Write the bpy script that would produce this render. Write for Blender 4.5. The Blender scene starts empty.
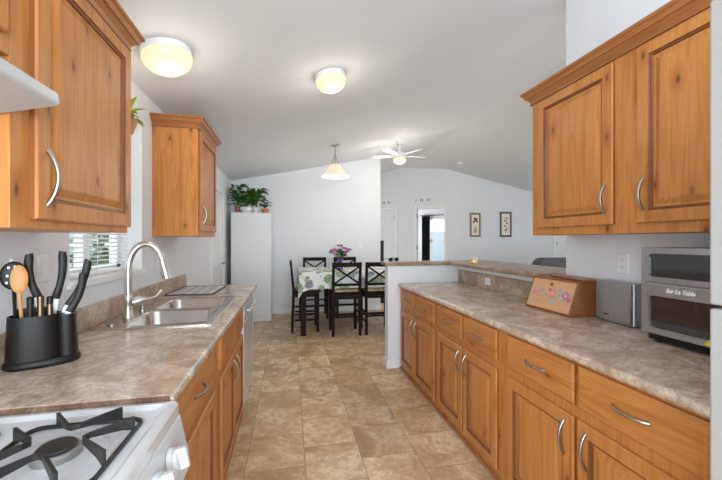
import bpy, bmesh, math, random
from mathutils import Vector, Matrix
random.seed(7)
C = bpy.context.scene.collection
PI = math.pi

# ------------------------------------------------------------------ camera, world, exposure
cd = bpy.data.cameras.new('camera')
cam = bpy.data.objects.new('camera', cd); C.objects.link(cam)
cam.location = (0, 0, 1.377)
cam.rotation_euler = (PI/2, 0, -math.atan(71/340))
cd.sensor_width = 36; cd.lens = 36*340/722
cd.shift_y = 0.3/722
cd.clip_start = .02
bpy.context.scene.camera = cam

w = bpy.data.worlds.new('world'); bpy.context.scene.world = w; w.use_nodes = True
bg = w.node_tree.nodes['Background']
bg.inputs[0].default_value = (.84, .925, 1, 1); bg.inputs[1].default_value = 1.55
vs = bpy.context.scene.view_settings
vs.view_transform = 'Standard'; vs.look = 'None'; vs.gamma = 1; vs.use_curve_mapping = False
vs.exposure = 0.9

def area(name, loc, rot, sx, sy, power, col=(1, 1, 1)):
    l = bpy.data.lights.new(name, 'AREA'); l.shape = 'RECTANGLE'; l.size = sx; l.size_y = sy
    l.energy = power; l.color = col
    o = bpy.data.objects.new(name, l); C.objects.link(o); o.location = loc; o.rotation_euler = rot
    return o
# added fill lamps, all out of view: kitchen end, left side, bedroom, living room
area('kitchen_fill_light', (.35, -2.6, 1.45), (PI/2, 0, 0), 2.4, 1.8, 85, (.83, .925, 1))  # lamp added at the open kitchen end
area('side_fill_light', (-1.27, -1.15, 1.5), (PI/2, 0, -PI/2), 1.7, 1.3, 44, (.83, .925, 1))  # added to brighten the right-hand cabinets
area('bedroom_fill_light', (2.66, 10.36, 1.5), (PI/2, 0, -PI*.75), 1.0, 1.2, 22, (.95, .98, 1))  # lamp added inside the bedroom, with no window behind it
area('living_fill_light', (7.95, 3.4, 1.35), (PI/2, 0, PI/2), 3.6, 1.5, 10, (.92, .97, 1))  # lamp added outside the unseen living room opening

# ------------------------------------------------------------------ materials
def srgb(r, g, b):
    f = lambda c: (c/255/12.92) if c/255 <= .04045 else ((c/255+.055)/1.055)**2.4
    return (f(r), f(g), f(b), 1)
class NT:
    def __init__(s, name):
        s.m = bpy.data.materials.new(name); s.m.use_nodes = True
        s.n = s.m.node_tree.nodes; s.l = s.m.node_tree.links
        s.b = s.n['Principled BSDF']
    def node(s, t, **kw):
        n = s.n.new(t)
        for k, v in kw.items():
            if k in n.inputs: n.inputs[k].default_value = v
            else: setattr(n, k, v)
        return n
    def link(s, a, b): s.l.new(a, b)
    def coords(s, scale=(1, 1, 1), rnd=0, rot=(0, 0, 0)):
        tc = s.node('ShaderNodeTexCoord'); mp = s.node('ShaderNodeMapping')
        mp.inputs['Scale'].default_value = scale; mp.inputs['Rotation'].default_value = rot
        src = tc.outputs['Object']
        if rnd:
            oi = s.node('ShaderNodeObjectInfo'); mu = s.node('ShaderNodeMath', operation='MULTIPLY'); mu.inputs[1].default_value = rnd
            s.link(oi.outputs['Random'], mu.inputs[0])
            ad = s.node('ShaderNodeVectorMath', operation='ADD'); s.link(src, ad.inputs[0]); s.link(mu.outputs[0], ad.inputs[1])
            src = ad.outputs[0]
        s.link(src, mp.inputs['Vector']); return mp.outputs[0]
    def ramp(s, fac, stops):
        r = s.node('ShaderNodeValToRGB'); e = r.color_ramp.elements
        while len(e) < len(stops): e.new(.5)
        for x, (p, c) in zip(e, stops): x.position = p; x.color = c
        s.link(fac, r.inputs[0]); return r.outputs[0]
    def mix(s, fac, a, b, mode='MIX'):
        m = s.node('ShaderNodeMix', data_type='RGBA', blend_type=mode)
        for v, i in ((fac, 0), (a, 6), (b, 7)):
            if hasattr(v, 'is_linked'): s.link(v, m.inputs[i])
            else: m.inputs[i].default_value = v
        return m.outputs[2]
    def noise(s, vec, scale, detail=4, rough=.55, dist=0):
        n = s.node('ShaderNodeTexNoise', Scale=scale, Detail=detail, Roughness=rough, Distortion=dist)
        s.link(vec, n.inputs['Vector']); return n.outputs['Fac']
    def bump(s, h, strength, dist=.01):
        b = s.node('ShaderNodeBump', Strength=strength, Distance=dist); s.link(h, b.inputs['Height']); s.link(b.outputs[0], s.b.inputs['Normal'])
def plain(name, col, rough=.5, metal=0, spec=.5, vary=0, vscale=30, bump=0, coat=0):
    t = NT(name); t.b.inputs['Roughness'].default_value = rough; t.b.inputs['Metallic'].default_value = metal
    t.b.inputs['Specular IOR Level'].default_value = spec; t.b.inputs['Coat Weight'].default_value = coat
    if vary or bump:
        f = t.noise(t.coords(), vscale)
        if vary:
            lo = tuple(c*(1-vary) for c in col[:3])+(1,); hi = tuple(min(1, c*(1+vary)) for c in col[:3])+(1,)
            t.link(t.ramp(f, [(.3, lo), (.7, hi)]), t.b.inputs['Base Color'])
        else: t.b.inputs['Base Color'].default_value = col
        if bump: t.bump(f, bump, .004)
    else: t.b.inputs['Base Color'].default_value = col
    return t.m
def wood(name, light, mid, dark, axis, rough=.4, knots=True, coat=.1):
    t = NT(name)
    sc = {'x': (1.2, 14, 14), 'y': (14, 1.2, 14), 'z': (14, 14, 1.2)}[axis]
    v = t.coords(sc, 7)
    f = t.noise(v, 1.6, 5, .6, .8)
    col = t.ramp(f, [(.25, mid), (.55, light), (.8, mid)])
    sf = {'x': (3, 160, 160), 'y': (160, 3, 160), 'z': (160, 160, 3)}[axis]
    g = t.noise(t.coords(sf, 7), 1, 3)
    col = t.mix(t.ramp(g, [(.35, (0, 0, 0, 1)), (.75, (.35, .35, .35, 1))]), col, mid)
    if knots:
        sp = t.node('ShaderNodeSeparateXYZ'); t.link(t.coords((1, 1, 1), 7), sp.inputs[0])
        sm = t.node('ShaderNodeMath', operation='ADD'); t.link(sp.outputs[0], sm.inputs[0]); t.link(sp.outputs[1], sm.inputs[1])
        cb_ = t.node('ShaderNodeCombineXYZ')
        kx, kz = (7.5, 3.4) if axis == 'z' else (3.4, 7.5)
        for src, k, i in ((sm.outputs[0], kx, 0), (sp.outputs[2], kz, 1)):
            mu = t.node('ShaderNodeMath', operation='MULTIPLY'); mu.inputs[1].default_value = k; t.link(src, mu.inputs[0]); t.link(mu.outputs[0], cb_.inputs[i])
        vo = t.node('ShaderNodeTexVoronoi', Scale=.9, voronoi_dimensions='2D'); t.link(cb_.outputs[0], vo.inputs['Vector'])
        sc = t.node('ShaderNodeSeparateColor'); t.link(vo.outputs['Color'], sc.inputs[0])
        has = t.ramp(sc.outputs[0], [(.45, (0, 0, 0, 1)), (.5, (1, 1, 1, 1))])
        k = t.ramp(vo.outputs['Distance'], [(.025, (.75, .75, .75, 1)), (.075, (0, 0, 0, 1))])
        k2 = t.ramp(vo.outputs['Distance'], [(.05, (.75, .75, .75, 1)), (.26, (0, 0, 0, 1))])
        col = t.mix(t.mix(1.0, has, k2, 'MULTIPLY'), col, mid)
        col = t.mix(t.mix(1.0, has, k, 'MULTIPLY'), col, dark)
    t.link(col, t.b.inputs['Base Color'])
    t.b.inputs['Roughness'].default_value = rough; t.b.inputs['Coat Weight'].default_value = coat; t.b.inputs['Coat Roughness'].default_value = .22; t.b.inputs['Specular IOR Level'].default_value = .3 if coat > .06 else .15
    return t.m
WL, WM, WD = srgb(198, 134, 72), srgb(164, 98, 44), srgb(84, 44, 18)
M = {}
M['wood'] = wood('knotty_alder_upright_grain', WL, WM, WD, 'z')
M['wood_h'] = wood('knotty_alder_level_grain', WL, WM, WD, 'y')
M['wood_trim'] = wood('alder_moulding', srgb(168, 108, 58), srgb(140, 84, 42), WD, 'y', knots=False)
M['bead'] = wood('dark_glazed_bead', srgb(128, 74, 36), srgb(104, 58, 26), WD, 'z', knots=False)
M['wood_shade'] = plain('alder_edge_shaded', srgb(140, 84, 42), .5)  # darker than the fronts: edge shade put into the colour
M['espresso'] = wood('espresso_wood', srgb(34, 18, 12), srgb(22, 12, 8), srgb(14, 8, 6), 'z', .5, False, .0)
M['walnut'] = wood('lacquered_brown_wood', srgb(150, 98, 62), srgb(122, 76, 46), srgb(60, 34, 20), 'y', .35, False)
M['oak'] = wood('pale_breadbox_wood', srgb(222, 172, 130), srgb(204, 150, 108), srgb(120, 80, 50), 'y', .4, False)
M['wall'] = plain('wall_paint', srgb(222, 224, 227), .75, vary=.012, vscale=6, bump=.06)
M['ceil'] = plain('ceiling_paint', srgb(222, 225, 229), .85, bump=.25, vscale=70)
M['trim'] = plain('white_trim_paint', srgb(232, 232, 232), .45)
M['door'] = plain('white_door_paint', srgb(226, 226, 227), .5)
M['white'] = plain('white_enamel', srgb(204, 206, 208), .24, coat=.3)
M['whitemat'] = plain('white_laminate', srgb(222, 224, 226), .4)
M['plastic'] = plain('white_plastic', srgb(230, 231, 232), .4)
M['logo'] = plain('white_logo_print', srgb(250, 250, 250), .6)
M['faucet'] = plain('pale_brushed_nickel', srgb(216, 214, 210), .3, 1)
M['hood'] = plain('hood_enamel', srgb(188, 189, 190), .3)
M['nickel'] = plain('brushed_nickel', srgb(172, 166, 157), .33, 1)
M['steel'] = plain('brushed_steel', srgb(184, 189, 195), .38, 1, vary=.04, vscale=60)
M['sink'] = plain('sink_steel', srgb(205, 200, 194), .24, 1)
M['black'] = plain('black_plastic', srgb(24, 20, 18), .42, spec=.3)
M['iron'] = plain('cast_iron', srgb(38, 37, 37), .45)
M['burner'] = plain('burner_alloy', srgb(158, 156, 153), .45, .7)
M['darkhole'] = plain('dark_slot', srgb(22, 21, 20), .7)
M['fridge'] = plain('fridge_finish', srgb(160, 159, 157), .4, .1)
M['glassdark'] = plain('dark_oven_glass', srgb(40, 43, 48), .08, 0, .8, coat=1)
M['grayfab'] = plain('grey_upholstery', srgb(84, 86, 88), .9, vary=.15, vscale=90, bump=.2)
M['curtain'] = plain('black_curtain_cloth', srgb(26, 28, 33), .9)
M['spoonwood'] = plain('spoon_beech', srgb(208, 150, 88), .5, vary=.08)
M['green'] = plain('green_leaf', srgb(70, 120, 42), .45, vary=.35, vscale=14)
M['lime'] = plain('yellow_green_leaf', srgb(160, 178, 50), .45, vary=.25, vscale=20)
M['leafdark'] = plain('bouquet_leaf', srgb(60, 100, 60), .5, vary=.3)
M['terracotta'] = plain('terracotta_clay', srgb(186, 112, 78), .8, vary=.08)
M['tan'] = plain('tan_ceramic', srgb(150, 112, 86), .5)
M['ceramic'] = plain('white_ceramic', srgb(226, 226, 228), .25)
M['soil'] = plain('potting_soil', srgb(50, 38, 30), .95)
M['purple'] = plain('purple_glass', srgb(100, 62, 150), .15, coat=.6)
M['pink'] = plain('pink_petal', srgb(205, 110, 130), .6)
M['violet'] = plain('violet_petal', srgb(132, 84, 150), .6)
M['red'] = plain('red_petal', srgb(168, 50, 62), .6)
M['lilac'] = plain('lilac_petal', srgb(196, 178, 210), .6)
M['blue'] = plain('turquoise_petal', srgb(126, 180, 196), .6)
M['rose'] = plain('rose_paint', srgb(232, 138, 150), .6)
M['magenta'] = plain('magenta_paint', srgb(192, 116, 176), .6)
M['leafpaint'] = plain('leaf_paint', srgb(146, 184, 156), .6)
M['yellow'] = plain('yellow_sticker', srgb(236, 205, 50), .5)
M['wax'] = plain('yellow_wax', srgb(240, 196, 96), .45)
M['brass'] = plain('bronze_metal', srgb(120, 100, 78), .35, 1)
M['paper'] = plain('art_paper', srgb(232, 226, 212), .7)
M['ink'] = plain('ink_brown', srgb(72, 60, 54), .7)
M['frame'] = plain('gilt_brown_frame', srgb(150, 116, 78), .4, vary=.1)
M['framedark'] = plain('bronze_frame', srgb(100, 82, 58), .4, vary=.1)
M['slat'] = plain('blind_slat', srgb(238, 238, 236), .5)
M['siding'] = plain('neighbour_siding', srgb(165, 182, 190), .8)
M['hedge'] = plain('outside_leaf', srgb(92, 118, 72), .8, vary=.4, vscale=9)
M['lawn'] = plain('outside_ground', srgb(140, 140, 128), .9, vary=.2, vscale=5)
def emis(name, col, strength, base=(.9, .85, .75, 1)):
    t = NT(name); t.b.inputs['Base Color'].default_value = base; t.b.inputs['Emission Color'].default_value = col
    t.b.inputs['Emission Strength'].default_value = strength; t.b.inputs['Roughness'].default_value = .3
    return t.m
M['dome'] = emis('lit_dome_glass', (1, .76, .42, 1), .42, (.45, .40, .32, 1))
M['shade'] = emis('lit_alabaster_glass', (1, .80, .55, 1), .36, (.5, .46, .4, 1))
def glass(name, col=(1, 1, 1, 1), rough=.0):
    t = NT(name); t.b.inputs['Base Color'].default_value = col; t.b.inputs['Transmission Weight'].default_value = 1
    t.b.inputs['Roughness'].default_value = rough; t.b.inputs['IOR'].default_value = 1.3
    return t.m
M['glass'] = glass('clear_glass')
def pane_mat():
    t = NT('window_glass'); out = t.n['Material Output']
    tr = t.node('ShaderNodeBsdfTransparent'); gl = t.node('ShaderNodeBsdfGlossy', Roughness=.02)
    mx = t.node('ShaderNodeMixShader'); mx.inputs[0].default_value = .06
    t.link(tr.outputs[0], mx.inputs[1]); t.link(gl.outputs[0], mx.inputs[2]); t.link(mx.outputs[0], out.inputs[0]); return t.m
M['pane'] = pane_mat()
def laminate(name, a, b, c, rough):
    t = NT(name); v = t.coords((1, 1, 1))
    wv = t.node('ShaderNodeTexVoronoi', Scale=9, feature='DISTANCE_TO_EDGE'); nz = t.node('ShaderNodeTexNoise', Scale=7, Detail=4); t.link(v, nz.inputs['Vector'])
    sc_ = t.node('ShaderNodeVectorMath', operation='SCALE'); sc_.inputs['Scale'].default_value = .25; t.link(nz.outputs['Color'], sc_.inputs[0])
    av = t.node('ShaderNodeVectorMath', operation='ADD'); t.link(v, av.inputs[0]); t.link(sc_.outputs[0], av.inputs[1]); t.link(av.outputs[0], wv.inputs['Vector'])
    f1 = t.noise(v, 5, 6, .65, 1.2); f2 = t.noise(v, 42, 5, .7); f3 = t.noise(v, 150, 2)
    col = t.ramp(f1, [(.3, b), (.48, a), (.62, c), (.75, a)])
    col = t.mix(t.ramp(f2, [(.42, (0, 0, 0, 1)), (.66, (.6, .6, .6, 1))]), col, b)
    col = t.mix(t.ramp(wv.outputs['Distance'], [(.0, (.55, .55, .55, 1)), (.035, (0, 0, 0, 1))]), col, b)
    col = t.mix(t.ramp(f3, [(.6, (0, 0, 0, 1)), (.72, (.5, .5, .5, 1))]), col, c)
    t.link(col, t.b.inputs['Base Color']); t.b.inputs['Roughness'].default_value = rough; return t.m
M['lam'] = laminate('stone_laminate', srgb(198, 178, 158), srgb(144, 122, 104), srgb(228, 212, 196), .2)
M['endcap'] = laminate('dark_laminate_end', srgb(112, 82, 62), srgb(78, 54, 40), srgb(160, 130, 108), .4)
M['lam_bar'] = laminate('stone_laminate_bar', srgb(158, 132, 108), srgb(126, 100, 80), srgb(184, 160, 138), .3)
M['lam_splash'] = laminate('stone_laminate_splash', srgb(176, 152, 130), srgb(146, 120, 98), srgb(208, 188, 166), .38)
def tiles():
    t = NT('stone_look_vinyl_tile')
    tc = t.node('ShaderNodeTexCoord'); sx = t.node('ShaderNodeSeparateXYZ'); cx = t.node('ShaderNodeCombineXYZ')
    t.link(tc.outputs['Object'], sx.inputs[0])
    ax = t.node('ShaderNodeMath', operation='ADD'); ax.inputs[1].default_value = -.091+.354*20
    ay = t.node('ShaderNodeMath', operation='ADD'); ay.inputs[1].default_value = .056+.36*20
    t.link(sx.outputs[0], ax.inputs[0]); t.link(sx.outputs[1], ay.inputs[0])
    t.link(ay.outputs[0], cx.inputs[0]); t.link(ax.outputs[0], cx.inputs[1])
    br = t.node('ShaderNodeTexBrick', Scale=1.0); br.offset = .5
    br.inputs['Brick Width'].default_value = .36; br.inputs['Row Height'].default_value = .354
    br.inputs['Mortar Size'].default_value = .0022; br.inputs['Mortar Smooth'].default_value = .3; br.inputs['Bias'].default_value = 0
    br.inputs['Color1'].default_value = (0, 0, 0, 1); br.inputs['Color2'].default_value = (1, 1, 1, 1); br.inputs['Mortar'].default_value = (.5, .5, .5, 1)
    t.link(cx.outputs[0], br.inputs['Vector'])
    # each tile has its own cut of the stone figure
    sh = t.node('ShaderNodeVectorMath', operation='MULTIPLY'); sh.inputs[1].default_value = (7, 5, 9)
    t.link(br.outputs['Color'], sh.inputs[0])
    ad = t.node('ShaderNodeVectorMath', operation='ADD'); t.link(tc.outputs['Object'], ad.inputs[0]); t.link(sh.outputs[0], ad.inputs[1])
    f = t.noise(ad.outputs[0], 3.4, 7, .62, .8); f2 = t.noise(ad.outputs[0], 22, 5, .7)
    A, B, D = srgb(214, 184, 148), srgb(172, 138, 104), srgb(236, 214, 184)
    col = t.ramp(f, [(.3, B), (.42, srgb(196, 164, 128)), (.5, A), (.6, D), (.7, B)])
    col = t.mix(t.ramp(f2, [(.42, (0, 0, 0, 1)), (.72, (.8, .8, .8, 1))]), col, B)
    tint = t.ramp(br.outputs['Color'], [(0, (.84, .82, .79, 1)), (1, (1.08, 1.08, 1.06, 1))])
    col = t.mix(1.0, col, tint, 'MULTIPLY')
    col = t.mix(br.outputs['Fac'], col, srgb(132, 110, 88))
    t.link(col, t.b.inputs['Base Color']); t.b.inputs['Roughness'].default_value = .42
    t.bump(t.ramp(br.outputs['Fac'], [(0, (1, 1, 1, 1)), (1, (0, 0, 0, 1))]), .25, .002)
    return t.m
M['tile'] = tiles()
def leafcloth():
    t = NT('leaf_print_cloth'); v = t.coords((1, 1, 1))
    nv = t.node('ShaderNodeTexNoise', Scale=9, Detail=2); t.link(v, nv.inputs['Vector'])
    ad = t.node('ShaderNodeVectorMath', operation='SCALE'); ad.inputs['Scale'].default_value = .09; t.link(nv.outputs['Color'], ad.inputs[0])
    av = t.node('ShaderNodeVectorMath', operation='ADD'); t.link(v, av.inputs[0]); t.link(ad.outputs[0], av.inputs[1])
    vo = t.node('ShaderNodeTexVoronoi', Scale=7.2); t.link(av.outputs[0], vo.inputs['Vector'])
    mask = t.ramp(vo.outputs['Distance'], [(.47, (1, 1, 1, 1)), (.53, (0, 0, 0, 1))])
    sp = t.node('ShaderNodeSeparateColor'); t.link(vo.outputs['Color'], sp.inputs[0])
    lc = t.ramp(sp.outputs[0], [(0, srgb(84, 128, 70)), (.3, srgb(100, 86, 132)), (.5, srgb(124, 158, 104)), (.68, srgb(84, 132, 124)), (.85, srgb(80, 68, 108))])
    lc.node.color_ramp.interpolation = 'CONSTANT'
    vein = t.ramp(t.noise(v, 60, 2), [(.4, (0, 0, 0, 1)), (.65, (.75, .75, .75, 1))])
    lc = t.mix(vein, lc, srgb(212, 220, 206))
    t.link(t.mix(mask, srgb(228, 231, 228), lc), t.b.inputs['Base Color']); t.b.inputs['Roughness'].default_value = .6; return t.m
M['cloth'] = leafcloth()
def seatprint():
    t = NT('tan_patterned_seat'); v = t.coords()
    f = t.noise(v, 38, 3, .6, 1.5)
    t.link(t.ramp(f, [(.42, srgb(118, 92, 66)), (.52, srgb(206, 184, 150))]), t.b.inputs['Base Color']); t.b.inputs['Roughness'].default_value = .8; return t.m
M['seat'] = seatprint()
def matprint():
    t = NT('blue_patterned_mat'); v = t.coords((1, 1, 1), 0, (0, 0, .785))
    ck = t.node('ShaderNodeTexChecker', Scale=16); t.link(v, ck.inputs['Vector'])
    ck.inputs['Color1'].default_value = srgb(230, 228, 224); ck.inputs['Color2'].default_value = srgb(160, 168, 178)
    f = t.noise(v, 30, 3)
    t.link(t.mix(t.ramp(f, [(.45, (0, 0, 0, 1)), (.65, (.8, .8, .8, 1))]), ck.outputs[0], srgb(196, 190, 180)), t.b.inputs['Base Color']); t.b.inputs['Roughness'].default_value = .85; return t.m
M['matprint'] = matprint()
M['matedge'] = plain('navy_mat_border', srgb(52, 58, 74), .85)

# ------------------------------------------------------------------ mesh helpers
class MB:
    def __init__(s, xf=None): s.b = bmesh.new(); s.x = xf or Matrix.Identity(4)
    def v(s, p): return s.b.verts.new(s.x @ Vector(p))
    def f(s, vs):
        try: return s.b.faces.new(vs)
        except ValueError: return None
    def box(s, x0, x1, y0, y1, z0, z1):
        V = [s.v(p) for p in ((x0,y0,z0),(x1,y0,z0),(x1,y1,z0),(x0,y1,z0),(x0,y0,z1),(x1,y0,z1),(x1,y1,z1),(x0,y1,z1))]
        for q in ((0,3,2,1),(4,5,6,7),(0,1,5,4),(1,2,6,5),(2,3,7,6),(3,0,4,7)): s.f([V[i] for i in q])
        return s
    def hexa(s, pts):     # 8 points, bottom 4 then top 4
        V = [s.v(p) for p in pts]
        for q in ((0,3,2,1),(4,5,6,7),(0,1,5,4),(1,2,6,5),(2,3,7,6),(3,0,4,7)): s.f([V[i] for i in q])
        return s
    def loft(s, rings, cap0=True, cap1=True, closed=True):
        R = [[s.v(p) for p in r] for r in rings]; n = len(R[0])
        for a, b in zip(R, R[1:]):
            for i in range(n if closed else n-1): s.f([a[i], a[(i+1) % n], b[(i+1) % n], b[i]])
        if cap0: s.f(R[0][::-1])
        if cap1: s.f(R[-1])
        return s
    def prism(s, poly, axis, a, b):   # poly of 2-tuples; axis 'x','y','z'
        def P(u, v, t): return {'x': (t, u, v), 'y': (u, t, v), 'z': (u, v, t)}[axis]
        return s.loft([[P(u, v, a) for u, v in poly], [P(u, v, b) for u, v in poly]])
    def tube(s, pts, r, n=10, caps=True):
        pts = [Vector(p) for p in pts]; rings = []; up = None
        for i, p in enumerate(pts):
            d = (pts[min(i+1, len(pts)-1)]-pts[max(i-1, 0)]).normalized()
            if up is None: up = d.orthogonal().normalized()
            up = (up-d*up.dot(d))
            up = up.normalized() if up.length > 1e-6 else d.orthogonal().normalized()
            sd = d.cross(up); rr = r[i] if isinstance(r, (list, tuple)) else r
            rings.append([p+(up*math.cos(2*PI*k/n)+sd*math.sin(2*PI*k/n))*rr for k in range(n)])
        return s.loft(rings, caps, caps)
    def bar(s, p0, p1, w, h, side=None):  # rectangular bar
        p0, p1 = Vector(p0), Vector(p1); d = (p1-p0).normalized()
        sd = Vector(side) if side else d.orthogonal()
        sd = (sd-d*sd.dot(d)).normalized(); up = d.cross(sd)
        R = [[p+sd*a*w/2+up*c*h/2 for a, c in ((-1,-1),(1,-1),(1,1),(-1,1))] for p in (p0, p1)]
        return s.loft(R)
    def lathe(s, prof, c=(0, 0, 0), n=28, cap0=True, cap1=True, sx=1, sy=1):
        c = Vector(c)
        return s.loft([[c+Vector((r*sx*math.cos(2*PI*k/n), r*sy*math.sin(2*PI*k/n), z)) for k in range(n)] for r, z in prof], cap0, cap1)
    def ball(s, c, r, n=10, m=6, sc=(1, 1, 1)):
        c = Vector(c)
        return s.loft([[c+Vector((r*sc[0]*math.sin(t)*math.cos(2*PI*k/n), r*sc[1]*math.sin(t)*math.sin(2*PI*k/n), -r*sc[2]*math.cos(t))) for k in range(n)] for t in [PI*(i+.08)/(m+.16) for i in range(m+1)]])
    def rings(s, org, ua, ub, un, w, h, prof, cap=True, back=True):   # nested rectangles: (inset, height)
        org, ua, ub, un = map(Vector, (org, ua, ub, un)); R = []
        for i, z in prof:
            R.append([org+ua*a+ub*c+un*z for a, c in ((i, i), (w-i, i), (w-i, h-i), (i, h-i))])
        return s.loft(R, back, cap)
    def build(s, name, mat, parent=None, bevel=0, smooth=False, seg=2, sub=0, angle=.6):
        off = Vector((0, 0, 0)); p = parent
        while p is not None: off += p.location; p = p.parent
        bmesh.ops.translate(s.b, verts=s.b.verts[:], vec=-off)
        bmesh.ops.recalc_face_normals(s.b, faces=s.b.faces[:])
        me = bpy.data.meshes.new(name); s.b.to_mesh(me); s.b.free()
        for m in (mat if isinstance(mat, (list, tuple)) else [mat]): me.materials.append(m)
        if smooth:
            for q in me.polygons: q.use_smooth = True
            me.set_sharp_from_angle(angle=angle)
        o = bpy.data.objects.new(name, me); C.objects.link(o)
        if parent is not None: o.parent = parent
        if bevel:
            b = o.modifiers.new('bevel', 'BEVEL'); b.width = bevel; b.segments = seg; b.limit_method = 'ANGLE'; b.angle_limit = .6
        if sub:
            q = o.modifiers.new('sub', 'SUBSURF'); q.levels = sub; q.render_levels = sub
        return o
def tag(o, label=None, cat=None, group=None, kind=None):
    for k, v in (('label', label), ('category', cat), ('group', group), ('kind', kind)):
        if v: o[k] = v
    return o
def thing(name, label, cat, loc=(0, 0, 0), group=None):
    o = bpy.data.objects.new(name, None); C.objects.link(o); o.location = loc; o.empty_display_size = .05
    return tag(o, label, cat, group)
def struct(name, mb, mat, parent=None, **kw):
    o = mb.build(name, mat, parent, **kw)
    if parent is None: o['kind'] = 'structure'
    return o
def copy_tree(o, parent=None):
    c = o.copy(); C.objects.link(c)
    if parent is not None: c.parent = parent
    for ch in list(o.children): copy_tree(ch, c)
    return c
def T(x, y, z=0, rz=0): return Matrix.Translation((x, y, z)) @ Matrix.Rotation(rz, 4, 'Z')

# ------------------------------------------------------------------ room shell
LW, RW, BW = -1.05, 1.87, 6.55           # left wall, kitchen's right wall, dining wall
def ceil_z(x): return 2.46+.205*(x+1.05) if x < 2.79 else 3.247-.205*(x-2.79)
FX1 = 7.9
struct('floor', MB().box(-1.25, FX1, -2.2, 12.5, -.1, 0), M['tile'])
struct('ceiling', MB().prism([(-1.25, ceil_z(-1.25)), (2.79, ceil_z(2.79)), (FX1, ceil_z(FX1)), (FX1, ceil_z(FX1)+.1), (2.79, ceil_z(2.79)+.1), (-1.25, ceil_z(-1.25)+.1)], 'y', -2.2, 9.6), M['ceil'])
WY0, WY1, WZ0, WZ1 = 1.905, 2.735, 1.16, 2.225     # sink window opening
DY0, DY1, DZ = 4.98, 5.72, 2.10                 # side door opening
m = MB()
for y0, y1, z0, z1 in ((-2.2, -2.0, 0, 2.5), (-2.0, -.3, 0, .85), (-2.0, -.3, 2.15, 2.5), (-.3, WY0, 0, 2.5), (WY0, WY1, 0, WZ0), (WY0, WY1, WZ1, 2.5), (WY1, DY0, 0, 2.5), (DY0, DY1, DZ, 2.5), (DY1, BW+.1, 0, 2.5)):  # rearmost opening is added to let the side fill lamp in
    m.box(LW-.2, LW, y0, y1, z0, z1)
struct('wall_left', m, M['wall'])
xe = 1.763
struct('wall_back', MB().prism([(LW-.1, 0), (xe, 0), (xe, ceil_z(xe)+.03), (LW-.1, ceil_z(LW)+.01)], 'y', BW, BW+.12), M['wall'])
struct('wall_right', MB().prism([(RW, 0), (RW+.12, 0), (RW+.12, ceil_z(RW+.12)+.02), (RW, ceil_z(RW)+.02)], 'y', -1.2, 2.013), M['wall'])
struct('wall_living', MB().prism([(3.64, 0), (FX1-.1, 0), (FX1-.1, ceil_z(FX1-.1)+.03), (3.64, ceil_z(3.64)+.03)], 'y', 7.5, 7.62), M['wall'])
m = MB()
for y0, y1, z0, z1 in ((-2.2, 1.5, 0, 2.25), (5.3, 7.62, 0, 2.25), (1.5, 5.3, 0, .55), (1.5, 5.3, 2.15, 2.25)): m.box(FX1-.1, FX1, y0, y1, z0, z1)  # opening added to admit the living room fill lamp
struct('wall_east', m, M['wall'])
m = MB()
for y0, y1, z0, z1 in ((1.5, 1.56, .55, 2.15), (5.24, 5.3, .55, 2.15), (3.37, 3.43, .55, 2.15), (1.56, 5.24, .55, .61), (1.56, 5.24, 2.09, 2.15)): m.box(FX1-.08, FX1-.02, y0, y1, z0, z1)
struct('window_added_east', m, M['trim'])  # unseen window, added along with the living room fill lamp
# angled hall wall: local x runs along the wall away from the corner, local y goes behind it
S2 = math.sqrt(.5)
AX = Matrix(((-S2, S2, 0, 3.64), (S2, S2, 0, 7.5), (0, 0, 1, 0), (0, 0, 0, 1)))
def ang_top(t): return ceil_z(3.64-S2*t)+.03
m = MB(AX)
def apiece(t0, t1, z0, z1=None):
    ts = [t0] + ([S2*.85/.5] if t0 < 1.202 < t1 else []) + [t1]
    for a, b in zip(ts, ts[1:]):
        za, zb = (z1, z1) if z1 else (ang_top(a), ang_top(b))
        m.hexa([(a, 0, z0), (b, 0, z0), (b, .1, z0), (a, .1, z0), (a, 0, za), (b, 0, zb), (b, .1, zb), (a, .1, za)])
OT0, OT1, OH = .04, .775, 2.17
PT0, PT1 = 1.36, 2.06
apiece(-.02, OT0, 0); apiece(OT0, OT1, OH); apiece(OT1, PT0, 0); apiece(PT0, PT1, OH); apiece(PT1, 3.2, 0)
struct('wall_hall', m, M['wall'])
# bedroom seen through the open doorway
m = MB(AX)
wa, wb, wz0, wz1 = .62, 1.50, .62, 2.10
for t0, t1, z0, z1 in ((-2.3, wa, 0, 2.5), (wb, 2.9, 0, 2.5), (wa, wb, 0, wz0), (wa, wb, wz1, 2.5)): m.box(t0, t1, 2.6, 2.7, z0, z1)
m.box(2.8, 2.9, .1, 2.6, 0, 2.5)
struct('wall_bedroom', m, M['wall'])
struct('ceiling_bedroom', MB(AX).prism([(.12, .1), (2.9, .1), (2.9, 2.7), (-2.3, 2.7)], 'z', 2.5, 2.55), M['ceil'])
m = MB(AX)
for t0, t1, z0, z1 in ((wa, wa+.06, wz0, wz1), (wb-.06, wb, wz0, wz1), (wa, wb, wz0, wz0+.06), (wa, wb, wz1-.06, wz1), (wa, wb, 1.33, 1.40)): m.box(t0, t1, 2.58, 2.66, z0, z1)
w2 = struct('window_2', m, M['trim'])
MB(AX).box(wa+.06, wb-.06, 2.625, 2.63, wz0+.06, wz1-.06).build('pane', M['pane'], w2)
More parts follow.
